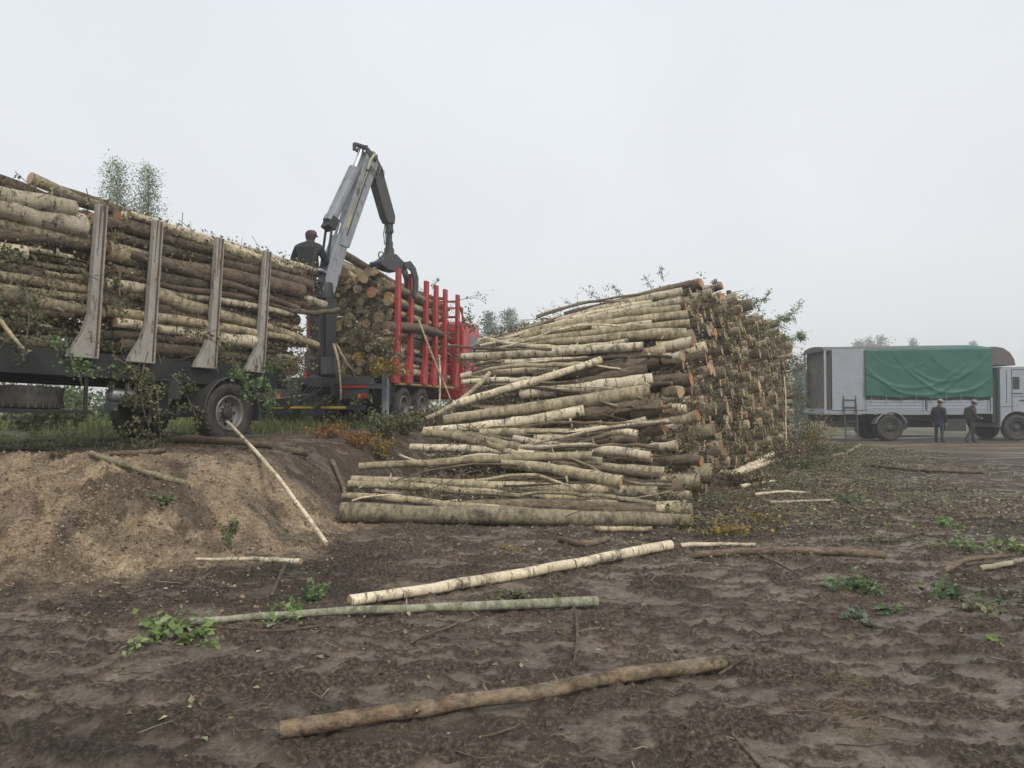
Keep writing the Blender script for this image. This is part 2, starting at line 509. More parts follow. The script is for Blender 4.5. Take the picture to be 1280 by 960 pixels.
LF_OLIVE = leafmat('leaf_olive', [(0, (.05, .065, .028)), (.5, (.13, .145, .06)), (1, (.30, .29, .15))])
LF_DRY = leafmat('leaf_dry', [(0, (.05, .035, .022)), (.35, (.13, .09, .05)), (.7, (.25, .20, .11)), (1, (.46, .42, .29))], .2, .7)
LF_YEL = leafmat('leaf_yellow', [(0, (.14, .12, .03)), (.5, (.36, .27, .05)), (1, (.50, .36, .08))])
LF_ORA = leafmat('leaf_orange', [(0, (.13, .055, .02)), (.5, (.36, .15, .03)), (1, (.46, .27, .06))])
LF_BIRCH = leafmat('leaf_birch', [(0, (.11, .16, .08)), (.6, (.22, .285, .155)), (1, (.36, .42, .26))])
LF_TREE = leafmat('leaf_tree', [(0, (.06, .10, .035)), (.6, (.14, .20, .075)), (1, (.25, .29, .13))])
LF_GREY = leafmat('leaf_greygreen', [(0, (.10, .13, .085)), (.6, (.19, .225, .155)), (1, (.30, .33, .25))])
GRASS = leafmat('grass_blade', [(0, (.07, .11, .025)), (.5, (.17, .22, .065)), (1, (.34, .34, .15))])
STRAW = leafmat('straw', [(0, (.20, .15, .08)), (1, (.36, .29, .17))], .2, .8)
RED = paint('red_paint', (.42, .028, .026), .42, amt=.35, dirt=(.16, .06, .045), chip=(.20, .06, .05), scale=2.2)
RED_CAB = paint('red_cab_paint', (.46, .010, .018), .3, amt=.2, dirt=(.25, .07, .06))
BLACK = paint('black_steel', (.018, .020, .022), .5, amt=.4, dirt=(.05, .042, .034))
DARKGREY = paint('dark_grey_steel', (.05, .052, .055), .45, amt=.4, dirt=(.08, .07, .055))
GREY = paint('grey_paint', (.27, .29, .32), .45, amt=.4, dirt=(.12, .11, .095), chip=(.08, .075, .07))
LGREY = paint('light_grey_paint', (.38, .40, .42), .45, amt=.35, dirt=(.2, .19, .17))
CHROME = paint('chromed_rod', (.7, .71, .72), .2, .9, amt=.25)
STAKE = paint('stake_grey', (.37, .355, .32), .6, amt=.6, dirt=(.20, .17, .13), chip=(.105, .068, .05), scale=2.6)
RUST = paint('stake_rust', (.12, .075, .055), .8, amt=.6, dirt=(.25, .21, .17), scale=4)
RUBBER = paint('rubber', (.028, .027, .026), .75, amt=.85, dirt=(.12, .10, .08), scale=4, bumpy=.4)
RIM = paint('rim_steel', (.22, .22, .215), .5, .3, amt=.6, dirt=(.12, .10, .08))
YEL = paint('yellow_marking', (.50, .38, .03), .5, amt=.4)
PALEYEL = paint('pale_yellow_hose_guard', (.44, .41, .25), .6, amt=.3)
TGREY = paint('truck_grey_paint', (.33, .37, .42), .5, amt=.5, dirt=(.26, .25, .23), scale=1.4)
TDARK = paint('truck_dark', (.035, .036, .038), .6, amt=.5, dirt=(.07, .06, .05))
TBROWN = paint('truck_brown_panel', (.115, .10, .095), .7, amt=.5, dirt=(.17, .165, .155))
ALU = paint('aluminium', (.42, .43, .44), .4, .6, amt=.5, dirt=(.15, .14, .12))
GLASS = new_mat('window_glass')[0]
_b = GLASS.node_tree.nodes['Principled BSDF']
_b.inputs['Base Color'].default_value = (.02, .025, .03, 1); _b.inputs['Roughness'].default_value = .06
LAMP_R = paint('red_lens', (.35, .02, .015), .2, amt=.2)
LAMP_O = paint('orange_lens', (.55, .16, .02), .2, amt=.2)
JACKET = paint('navy_jacket', (.016, .019, .024), .85, amt=.2, dirt=(.05, .05, .05), bumpy=.3)
CAMO = paint('camouflage_cloth', (.05, .052, .036), .9, amt=.9, dirt=(.022, .022, .016), scale=9, bumpy=.3)
JEANS = paint('blue_trousers', (.03, .045, .075), .9, amt=.3, dirt=(.05, .05, .05), bumpy=.3)
TROUS = paint('dark_trousers', (.028, .027, .025), .9, amt=.3, bumpy=.3)
BOOT = paint('rubber_boot', (.018, .017, .016), .5, amt=.6, dirt=(.08, .065, .05))
SKIN = paint('skin', (.42, .25, .18), .55, amt=0.0, bumpy=.05)
HAIR = paint('hair', (.03, .022, .016), .8, amt=0.0)
CAPM = paint('maroon_cap', (.07, .03, .04), .9, amt=.4, dirt=(.18, .12, .13), scale=14)
CAPB = paint('beige_cap', (.36, .30, .26), .9, amt=.3)
SEATM = paint('black_vinyl', (.014, .014, .015), .5, amt=.3)

# ------------------------------------------------------------ the ground, one sheet
def make_ground():
    def axis(segs):
        a = [np.arange(s, e, st) for s, e, st in segs]
        return np.concatenate(a)
    gx = lambda a, b, n: np.sign(b) * np.geomspace(abs(a), abs(b), n)
    xs = np.concatenate([np.geomspace(270, 14, 32)[:-1] * -1, np.arange(-14, -6, .08), np.arange(-6, 6, .022), np.arange(6, 14, .06), np.geomspace(14, 270, 32)])
    ys = np.concatenate([np.linspace(-60, 1.0, 14), np.arange(1.5, 9, .021), np.arange(9, 16, .045), np.arange(16, 30, .12), np.arange(30, 50, .35), np.geomspace(50, 262, 38)])
    X, Y = np.meshgrid(xs, ys)
    Z, crumb = height(X, Y, crumbs=True)
    nx, ny = len(xs), len(ys)
    V = np.stack([X, Y, Z], -1).reshape(-1, 3)
    i = np.arange(ny - 1)[:, None] * nx; j = np.arange(nx - 1)[None, :]
    F = np.stack([i + j, i + j + 1, i + nx + j + 1, i + nx + j], -1).reshape(-1, 4)
    t = bank_t(X, Y)
    side = np.interp(Y, [5, 10, 12, 16, 22], [-3.0, -3.1, -2.7, -1.7, -0.9])
    sx = 1 - sstep(-0.9, 0.9, X - side + 0.9 * (fbm(X * .8, Y * .8, 3, 44) - .5))
    tt = bank_t(X, Y, -1.5, 2) + 0.9 * (fbm(X * 1.1, Y * 1.1, 5, 51) - .5)
    sx2 = 1 - sstep(-0.9, 0.9, X - side - 1.1 + 1.6 * (fbm(X * 1.3, Y * 1.3, 4, 44) - .5))
    sand = sstep(-.30, .34, tt) * sx2 * (1 - .9 * sstep(10.1, 11.0, Y + .8 * (fbm(X * 2, Y * 2, 3, 58) - .5)))
    sand = sand * (1 - .6 * sstep(.60, .68, fbm(X * 1.6, Y * 1.6, 4, 52))) * (1 - .45 * sstep(.5, .6, fbm(X * 4, Y * 4, 4, 56)))
    for bx, by, br, bw in ((-4.05, 9.45, .30, .85), (-4.55, 8.1, .28, .7), (-5.0, 7.3, .3, .6), (-3.2, 9.9, .35, .5), (-5.1, 8.9, .2, .6)):   # clods of dark topsoil
        sand = sand * (1 - bw * (1 - sstep(.5, 1.0, np.hypot(X - bx, Y - by) / br + 1.1 * (fbm(X * 5, Y * 5, 3, 57) - .5))))
    # dry and light beside the big pile and at the bank's foot, black churned streaks
    wet = sstep(.45, .62, fbm(X * .42, Y * .6, 4, 53))
    gr = sstep(13, 20, Y) * sstep(.44, .6, fbm(X * .25, Y * .25, 3, 54)) * np.clip(sstep(-5.5, -7, X) + sstep(30, 40, Y), 0, 1)
    g = Geo()
    g.add(V, [(F, 0)])
    m, tr, b, L = new_mat('mud')
    co = nd(tr, 'ShaderNodeTexCoord')
    A = {k: nd(tr, 'ShaderNodeAttribute', attribute_name=k).outputs['Fac'] for k in ('sand', 'wet', 'weeds', 'crumb')}
    def N(scale, det=8.0, ro=.65, stretch=None):
        n = nd(tr, 'ShaderNodeTexNoise', Scale=scale, Detail=det, Roughness=ro)
        if stretch:
            mp = nd(tr, 'ShaderNodeMapping'); mp.inputs['Scale'].default_value = stretch
            L(co.outputs['Object'], mp.inputs['Vector']); L(mp.outputs[0], n.inputs['Vector'])
        else:
            L(co.outputs['Object'], n.inputs['Vector'])
        return n.outputs['Fac']
    n1, n2, n3, n4 = N(1.1), N(6.0), N(38.0, 6.0), N(150.0, 4.0)
    r1 = ramp(tr, [(.30, (.140, .112, .082)), (.5, (.225, .184, .139)), (.68, (.33, .277, .215))]); L(n2, r1.inputs['Fac'])
    rcr = ramp(tr, [(.30, (.036, .026, .018)), (.5, (.095, .070, .049)), (.68, (.185, .142, .103))]); L(n3, rcr.inputs['Fac'])
    nm = nd(tr, 'ShaderNodeMath', operation='MULTIPLY_ADD'); nm.inputs[1].default_value = 2.2; nm.inputs[2].default_value = -1.1
    L(n3, nm.inputs[0])
    ns = nd(tr, 'ShaderNodeMath', operation='ADD'); L(A['crumb'], ns.inputs[0]); L(nm.outputs[0], ns.inputs[1])
    rk = ramp(tr, [(.05, 0.0), (.75, 1.0)]); L(ns.outputs[0], rk.inputs['Fac'])
    r1b = ramp(tr, [(.32, (.66, .64, .63)), (.66, (1.25, 1.22, 1.18))]); L(n1, r1b.inputs['Fac'])
    mud = mixc(tr, 1.0, mixc(tr, rk.outputs['Color'], r1.outputs['Color'], rcr.outputs['Color']), r1b.outputs['Color'], 'MULTIPLY')
    wetc = mixc(tr, 1.0, mud, (.62, .60, .60), 'MULTIPLY')
    mud = mixc(tr, A['wet'], mud, wetc)
    rs = ramp(tr, [(.3, (.26, .19, .122)), (.5, (.40, .305, .20)), (.72, (.51, .41, .29))]); L(n2, rs.inputs['Fac'])
    sandc = mixc(tr, 1.0, rs.outputs['Color'], r1b.outputs['Color'], 'MULTIPLY')
    col = mixc(tr, A['sand'], mud, sandc)
    rg = ramp(tr, [(.3, (.05, .055, .025)), (.7, (.10, .115, .05))]); L(n2, rg.inputs['Fac'])
    col = mixc(tr, A['weeds'], col, rg.outputs['Color'])
    rf = ramp(tr, [(.30, .50), (.5, 1.08), (.70, 1.75)]); L(n3, rf.inputs['Fac'])
    col = mixc(tr, 1.0, col, rf.outputs['Color'], 'MULTIPLY')
    # crumbs of bark, chips and straw trodden in
    rc = ramp(tr, [(.62, 0.0), (.70, .6)]); L(n4, rc.inputs['Fac'])
    col = mixc(tr, rc.outputs['Color'], col, (.20, .16, .115))
    L(col, b.inputs['Base Color'])
    rr = ramp(tr, [(.1, .36), (.7, .92)]); L(rk.outputs['Color'], rr.inputs['Fac'])
    inv = nd(tr, 'ShaderNodeMath', operation='MULTIPLY_ADD'); inv.inputs[1].default_value = .4
    L(A['sand'], inv.inputs[0]); L(rr.outputs['Color'], inv.inputs[2]); inv.use_clamp = True
    L(inv.outputs[0], b.inputs['Roughness'])
    b.inputs['Specular IOR Level'].default_value = .55
    ad = nd(tr, 'ShaderNodeMath', operation='MULTIPLY_ADD'); ad.inputs[1].default_value = .35
    L(n4, ad.inputs[0]); L(n3, ad.inputs[2])
    bump(tr, b, ad.outputs[0], 1.0, .05)
    o = g.build('ground', m, attrs=False)
    for k, v in (('sand', sand), ('wet', wet), ('weeds', gr), ('crumb', crumb)):
        a = o.data.attributes.new(k, 'FLOAT', 'POINT')
        a.data.foreach_set('value', v.astype(np.float32).ravel())
    o['kind'] = 'structure'
make_ground()

def make_haze():
    g = Geo()
    g.box((0, 95, 7.5), (556, 352, 18.6))
    m = bpy.data.materials.new('haze_air'); m.use_nodes = True
    t = m.node_tree
    t.nodes.clear()
    o = t.nodes.new('ShaderNodeOutputMaterial'); v = t.nodes.new('ShaderNodeVolumePrincipled')
    v.inputs['Color'].default_value = (.98, .985, 1.0, 1)
    v.inputs['Density'].default_value = 0.0025
    v.inputs['Anisotropy'].default_value = .45
    t.links.new(v.outputs[0], o.inputs['Volume'])
    ob = g.build('haze', m, attrs=False)
    ob['kind'] = 'stuff'; ob['label'] = 'thin pale morning fog over the whole yard'
make_haze()

# ------------------------------------------------------------ logs
def log_path(p0, p1, bend=0.0, k=10, wob=.006, sag=None, mid=None):
    p0 = np.array(tuple(p0)); p1 = np.array(tuple(p1))
    t = np.linspace(0, 1, k)[:, None]
    P = p0 + (p1 - p0) * t
    if mid is not None:                                   # passes through a third point half way
        q = np.array(tuple(mid)) - (p0 + p1) / 2
        P = P + 4 * t * (1 - t) * q
    Ld = np.linalg.norm(p1 - p0)
    d = nr.normal(size=3); d -= (p1 - p0) * d.dot(p1 - p0) / Ld ** 2
    P = P + np.sin(np.pi * t) * d * bend * Ld * .02
    d2 = nr.normal(size=3); d2 -= (p1 - p0) * d2.dot(p1 - p0) / Ld ** 2
    P = P + np.sin(2 * np.pi * t) * d2 * bend * Ld * .008
    P[1:-1] += nr.normal(size=(k - 2, 3)) * wob
    return P

def log_rad(r0, r1, k, swell=.04, butt=True):
    r = np.linspace(r0, r1, k)
    r *= 1 + swell * nr.normal(size=k)
    return r

def log_into(g, P, r, bk, cuts, n=12, mats0=0, rnd=None):
    rnd = nr.rand() if rnd is None else rnd
    g.tube(P, r, n, True, bk, cuts, rnd, .035, off=nr.rand() * 60)

def make_log(name, P, r, species, cut, show='both', label=None, group=None, cat='log', n=12, rnd=None, stubs=0):
    """one log: bark body; each sawn end that shows is a part of its own"""
    P = np.asarray(P); k = len(P)
    c = P[k // 2]
    rnd = nr.rand() if rnd is None else rnd
    g = Geo()
    g.tube(P, r, n, False, 0, None, rnd, .035, off=nr.rand() * 60)
    V = g.v[0].reshape(k, n, 3); B = g.bc[0].reshape(k, n, 3)
    stubl = []
    for s in range(stubs):                                 # sawn-off branch stubs
        i = rng.randint(1, k - 2); j = rng.randrange(n)
        d = V[i, j] - P[i]; d = d / np.linalg.norm(d) + .5 * nr.normal(size=3)
        d /= np.linalg.norm(d)
        ln = r[i] * rng.uniform(.5, 1.6)
        gs = Geo(); gs.tube([P[i] + d * r[i] * .7, P[i] + d * (r[i] + ln)], [r[i] * .28, r[i] * .18], 6, True, 0, 1, rnd)
        stubl.append(gs)
    ends = []
    for e, rev in ((0, True), (k - 1, False)):
        f = [list(range(n))[::-1]] if rev else [list(range(n))]
        if show == 'both' or (show == 'first' and e == 0) or (show == 'last' and e > 0):
            ends.append((V[e], f, B[e]))
        else:
            g.add(V[e], [(f, 1)], B[e], rnd, False)
    o = g.build(name, [BARKS[species], CUTS[cut]], loc=c)
    for Ve, f, Be in ends:
        ge = Geo(); ge.add(Ve, [(f, 0)], Be, nr.rand(), False)
        ge.build('sawn_end', CUTS[cut], parent=o)
    for gs in stubl:
        gs.build('branch_stub', [BARKS[species], CUTS[cut]], parent=o)
    for ch in o.children:
        me = ch.data
        a = np.empty(len(me.vertices) * 3, np.float32); me.vertices.foreach_get('co', a)
        a = a.reshape(-1, 3) - c.astype(np.float32); me.vertices.foreach_set('co', a.ravel()); me.update()
    tag(o, label, cat, group)
    return o

# ---- the hand-laid logs that make up the front of the big pile: picture position, thickness, kind
GP = 'logs lying along the front of the big pile'
def slopeY(px, py):
    k = np.clip((657 - py) / 302.0, -.05, 1)
    return 10.25 + 4.6 * k + k * .5 * (850 - px) / 965.0 * 14.0

FRONT = [
 # x0,y0,x1,y1,(mid),d0,d1 px, species, cut, dY, label
 (428,645,866,651,None,25,17,'aspen','grey',0,'thickest grey log lying lowest along the foot of the big pile'),
 (429,620,742,647,(545,629),8.5,11,'aspen','pale',-.06,'thin log crossing the lowest thick log with a small pale square-cut end'),
 (445,629,640,641,None,10,8,'alder','grey',.12,'dark thin log tucked just above the lowest thick log'),
 (436,605,800,628,(590,611),9,13,'aspen','grey',.10,'smooth olive log second row above the ground in the pile front'),
 (560,633,772,629,None,8,9,'aspen','pale',.05,'mossy yellow-green log in the lowest rows of the pile front'),
 (440,600,790,614,(600,610),11,15,'aspen','grey',.20,'pale grey log with a dark rough tip, low in the pile front'),
 (770,613,822,617,None,18,19,'aspen','grey',.12,'short thick stub end poking out low at the pile front'),
 (690,641,830,636,None,9,11,'birch','grey',.12,'short birch piece behind the square-cut thin log'),
 (470,612,700,603,None,9,7,'birch','pale',.25,'thin whitish pole lying flat in the lower pile front'),
 (449,583,740,570,(590,577),9,12,'aspen','pale',-.05,'long thin crooked log bowing upward across the lower pile front'),
 (627,580,777,603,None,12,17,'aspen','pale',-.06,'tan log slanting down to a pale sawn end, middle of lower front'),
 (640,573,753,578,None,11,13,'aspen','pale',.10,'straight grey log ending beside the slanting tan log'),
 (690,578,826,595,(760,589),7,9,'alder','pale',.04,'thin brown pole slanting toward the right above the tan log'),
 (529,541,632,562,None,9,12,'aspen','pale',-.05,'short sloping log at the left tips of the pile'),
 (556,538,650,560,None,9,11,'aspen','pale',-.10,'second sloping log crossing the left tips of the pile'),
 (513,559,668,569,None,9,11,'birch','pale',.05,'birch log under the two sloping tips at the pile left end'),
 (642,548,813,571,None,9,13,'birch','pale',.04,'birch pole slanting down to the right in mid lower front'),
 (742,565,815,573,None,10,12,'birch','pale',.15,'short birch end beside the slanting birch pole'),
 (752,583,830,590,None,11,13,'aspen','pale',.22,'small log end under the birch pole ends'),
 (790,572,835,577,None,12,15,'alder','orange',.3,'stubby log with an orange end at the lower right corner of the front'),
 (530,539,730,513,(620,530),10,15,'birch','pale',-.05,'bright birch log rising from the left tips toward the middle'),
 (555,525,812,489,(680,507),13,18,'aspen','orange',-.12,'long thick smooth tan-grey log across the middle of the pile front'),
 (567,506,752,449,(660,478),10,9,'birch','pale',-.22,'white birch log lying diagonally up across the pile front'),
 (532,523,612,466,(575,500),5,6,'aspen','orange',-.30,'thin brown pole leaning diagonally at the left of the pile front'),
 (577,471,700,462,None,8,10,'birch','pale',.06,'birch log half hidden beneath the diagonal white birch'),
 (577,478,680,474,None,7,8,'birch','pale',.02,'thin birch end beneath the diagonal white birch'),
 (577,446,804,433,(690,441),9,12,'birch','orange',-.10,'straight white birch log with orange sawn end high on the pile front'),
 (600,455,735,449,None,7,8,'birch','pale',.05,'thin white birch pole just under the straight orange-ended birch'),
 (605,423,728,435,(660,432),5,7,'birch','pale',-.12,'thin curved birch pole sticking out left over the truck side'),
 (563,432,690,437,(620,436),3,5,'alder','grey',-.25,'dark thin crooked branch reaching left toward the red cab'),
 (650,493,815,475,None,13,18,'birch','orange',.12,'dark-flecked birch log above the long tan log'),
 (715,516,812,504,None,17,20,'alder','orange',.10,'very dark rough-barked log with an orange sawn face'),
 (600,541,808,526,None,10,13,'aspen','orange',0,'greenish log with orange end below the long tan log'),
 (668,546,797,543,None,9,11,'birch','pale',.05,'slim birch log with a pale end in the middle rows'),
 (690,552,795,548,None,10,13,'alder','orange',.16,'dark log with orange end among the middle rows'),
 (668,470,822,449,None,16,20,'alder','pale',.18,'rough brown log packed under the straight birch'),
 (690,485,808,462,None,13,16,'alder','orange',.25,'brown log behind the dark-flecked birch'),
 (720,499,812,490,None,11,14,'aspen','orange',.22,'grey log end between dark-flecked birch and tan log'),
 (760,443,832,437,None,12,14,'aspen','grey',.15,'stubby grey end just right of the orange-ended birch'),
 (705,393,864,354,(782,373),6,9,'alder','orange',.12,'dark log lying topmost on the crest of the big pile'),
 (694,402,853,364,(775,381),7,10,'birch','pale',-.08,'pale birch second from the top of the big pile'),
 (686,408,852,376,(770,391),6,9,'birch','pale',-.08,'thin pale birch third from the top of the big pile'),
 (662,414,851,386,(757,398),8,11,'aspen','orange',-.06,'green-grey log in the upper rows of the big pile'),
 (650,421,860,393,(760,404),9,11,'aspen','pale',-.05,'long green-grey log below the upper birches'),
 (640,428,862,404,(750,414),8,11,'aspen','pale',-.05,'long pole in upper rows, its end level with the pile corner'),
 (690,428,858,417,None,9,14,'aspen','orange',-.03,'thick yellowish-green log just above the straight birch'),
 (610,428,790,384,(700,402),4,6,'aspen','pale',-.02,'thin pole fanning out lowest along the left crest of the pile'),
 (628,424,815,377,(720,397),4,6,'birch','pale',-.05,'thin whitish pole fanning along the left crest of the pile'),
 (645,417,800,374,(722,392),4,6,'alder','pale',.02,'thin dark pole fanning along the left crest of the pile'),
 (660,410,835,368,(745,385),5,7,'aspen','pale',.06,'grey-green pole just under the topmost dark log'),
 (600,432,760,402,(680,415),4,6,'birch','pale',-.08,'thin whitish pole lying over the left shoulder of the pile'),
 (618,436,770,414,(700,424),5,7,'alder','pale',-.03,'thin dark pole lying over the left shoulder of the pile'),
 (595,440,745,424,(670,430),5,7,'aspen','pale',-.02,'thin grey-green pole lying over the left shoulder of the pile'),
 (740,410,815,404,None,8,9,'birch','pale',-.12,'short pale birch piece lying in the upper rows'),
 (820,433,866,427,None,12,14,'birch','orange',.05,'short birch end with orange cut projecting from the pile corner'),
 (829,449,853,445,None,13,14,'birch','pale',.1,'small white birch end projecting right in the upper middle'),
 (818,478,864,474,None,15,17,'alder','orange',.1,'dark thick end with orange face projecting right at mid height'),
 (829,490,851,490,None,13,14,'aspen','pale',.2,'pale sawn stub at mid height near the pile corner'),
 (828,512,858,511,None,10,11,'birch','pale',.1,'thin birch end projecting right below mid height'),
 (838,527,872,519,None,12,13,'aspen','orange',.15,'tan log end pointing right and up near the pile corner'),
 (806,561,846,556,None,11,12,'birch','pale',.15,'birch end in lower right corner beside the leaf litter'),
 (834,574,877,577,None,12,14,'alder','orange',.1,'orange-stripped log end nearest the litter at the pile corner'),
 (790,518,828,508,None,15,17,'alder','orange',.02,'stout log with bright orange sawn face at mid height'),
 (800,541,830,534,None,15,16,'alder','orange',.02,'stout log with orange face one row below mid height'),
 (795,598,833,600,None,10,10,'aspen','pale',.1,'small pole end at right below the slanting birch pole'),
]
RIGHT_T = []
for (x0, y0, x1, y1, md, d0, d1, sp, cut, dy, lab) in FRONT:
    Y0, Y1 = slopeY(x0, y0) + dy, slopeY(x1, y1) + dy
    if abs(x1 - x0) < 60:                                   # stub ends: the log runs on, back into the pile
        Y0 = Y1 + .25
    A, B = at(x0, y0, Y0), at(x1, y1, Y1)
    mid = at(md[0], md[1], (slopeY(*md) + dy + (Y0 + Y1) / 2) / 2) if md else None
    r0, r1 = d0 / 2 * Y0 / FPX, d1 / 2 * Y1 / FPX
    for q, r in ((A, r0), (B, r1)):
        zg = float(height(np.array([q.x]), np.array([q.y]), False)[0])
        if q.z - r < zg: q.z = zg + r * .9
    long_ = abs(x1 - x0) > 90
    P = log_path(A, B, 1.0 if mid is None else .3, 14 if long_ else 7, .006, mid=mid)
    make_log('log', P, log_rad(r0, r1, len(P), .035), sp, cut, 'both', lab, GP, n=14, rnd=.15 if y0 == 645 else nr.uniform(.32, 1), stubs=3 if long_ else 0)

PW = ['crooked', 'straight', 'bent', 'knotty', 'slim', 'bare']
q = random.Random(5)
for i in range(46):
    x0 = q.uniform(470, 700); ln = q.uniform(70, 260); x1 = min(840, x0 + ln)
    y0 = q.uniform(395, 640)
    if y0 < 520: x0 = max(x0, 590)
    if y0 < 430: x0 = max(x0, 670)
    if y0 > 600: x0 = max(440, x0 - 60)
    sl = (-.22 if y0 < 440 else (.02 if y0 > 560 else -.06)) + q.gauss(0, .09)
    y1 = y0 + sl * (x1 - x0)
    dy = q.uniform(-.16, .05)
    A, B = at(x0, y0, slopeY(x0, y0) + dy), at(x1, y1, slopeY(x1, y1) + dy)
    d = q.uniform(2.0, 6.5)
    r = d / 2 * A.y / FPX
    for p_ in (A, B):
        zg = float(height(np.array([p_.x]), np.array([p_.y]), False)[0]); p_.z = max(p_.z, zg + r)
    P = log_path(A, B, 2.2, 12, .008)
    sp = q.choice(['birch', 'aspen', 'alder', 'alder'])
    hz = 'top' if y0 < 440 else ('upper middle' if y0 < 500 else ('lower middle' if y0 < 560 else 'bottom'))
    lab = {'birch': 'thin whitish', 'aspen': 'thin grey-green', 'alder': 'thin dark'}[sp] + f' pole lying loose on the {hz} of the pile front'
    make_log('pole', P, np.linspace(r * .6, r, 12), sp, 'pale', 'last', lab, lab.replace(' pole ', ' poles '), 'pole', 8, rnd=q.random())

# ---- the body of the big pile
def pileX(Y): return float(np.interp(Y, [10, 11, 15, 28], [2.2, 2.4, 3.50, 10.0]))
def pilePhi(Y): return float(np.interp(Y, [10.3, 15], [.05, .464]))
def pileFrontY(z): return float(np.interp(z, [0.05, .5, 1.43, 2.5, 4.0], [10.35, 11.45, 12.7, 14.0, 15.15]))
pile = []
z = .13
row = 0
while z < 4.25:
    Y = pileFrontY(z) + rng.uniform(.05, .2)
    k = 0
    while Y < 27.5 + rng.uniform(-.6, .6):
        r = max(.06, min(.17, rng.gauss(.108, .026)))
        far = (Y - 11) / 17
        top = 4.02 + .28 * math.sin(Y * .8) * .5 + .15 * far - (.9 * max(0, far - .86) / .14 if far > .86 else 0)
        if z + r < top + .1:
            phi = pilePhi(Y) + rng.gauss(0, .02)
            Ln = rng.uniform(3.5, 4.4) if Y < 15.5 else rng.uniform(3.0, 4.6)
            xr = pileX(Y) + rng.gauss(0, .13) + (.22 if rng.random() < .15 else 0) - (.15 if k == 0 else 0)
            zz = z + rng.uniform(-.05, .05)
            sl = -.215 * min(1, zz / 4) + rng.gauss(0, .012)
            B = Vector((xr, Y, zz))
            A = Vector((xr - Ln * math.cos(phi), Y + Ln * math.sin(phi), max(.12, zz + sl * Ln)))
            zg = float(height(np.array([A.x]), np.array([A.y]), False)[0])
            if A.z < zg + r * .5: A.z = zg + r * .5
            d = math.hypot(B.x, B.y)
            front = k < 2 or z > 3.8
            sc = (Ln * 2 * r * .5 if front else math.pi * r * r) / d ** 2
            sp = rng.choices(['birch', 'aspen', 'alder'], [.36, .36, .28])[0]
            cut = rng.choices(['orange', 'pale', 'grey'], [.18 if Y < 17 else .12, .52, .34])[0]
            pile.append((sc, A, B, r, sp, cut, k, row, far, z))
        Y += 2 * r * rng.uniform(.92, 1.08) * .95
        k += 1
    z += .196
    row += 1
pile.sort(key=lambda q: -q[0])
NPILE = 85
ORDER = ['bottom', 'low', 'middle', 'high', 'top']
KW = {'birch': 'birch', 'aspen': 'grey-green', 'alder': 'dark'}
CW = {'orange': 'orange', 'pale': 'pale', 'grey': 'grey'}
for (sc, A, B, r, sp, cut, k, rw, far, zz) in pile[:NPILE]:
    hz = ORDER[min(4, int(zz / .86))]
    if k < 2 or zz > 3.8:
        lab = f'{KW[sp]} log with {CW[cut]} cut end behind the front row, {hz} of the big pile'
    else:
        dp = 'near' if far < .33 else ('middle' if far < .66 else 'far')
        lab = f'{KW[sp]} log with {CW[cut]} cut end, {hz} of the {dp} third of the receding face'
    P = log_path(A, B, .6, 9, .006)
    make_log('log', P, log_rad(r * .62, r, 9), sp, cut, 'last', lab, lab.replace(' log ', ' logs '), n=12, stubs=1 if k < 2 else 0)
g = Geo()
SP = ['birch', 'aspen', 'alder']; CT = ['orange', 'pale', 'grey']
for (sc, A, B, r, sp, cut, k, rw, far, zz) in pile[NPILE:]:
    P = log_path(A, B, .6, 6, .006)
    g.tube(P, log_rad(r * .62, r, 6), 10, True, SP.index(sp), 3 + CT.index(cut), nr.rand(), .04, off=nr.rand() * 60)
o = g.build('stacked_logs', [BARKS[s] for s in SP] + [CUTS[c] for c in CT])
tag(o, 'the many smaller log ends packed behind each other in the big pile', 'logs', kind='stuff')

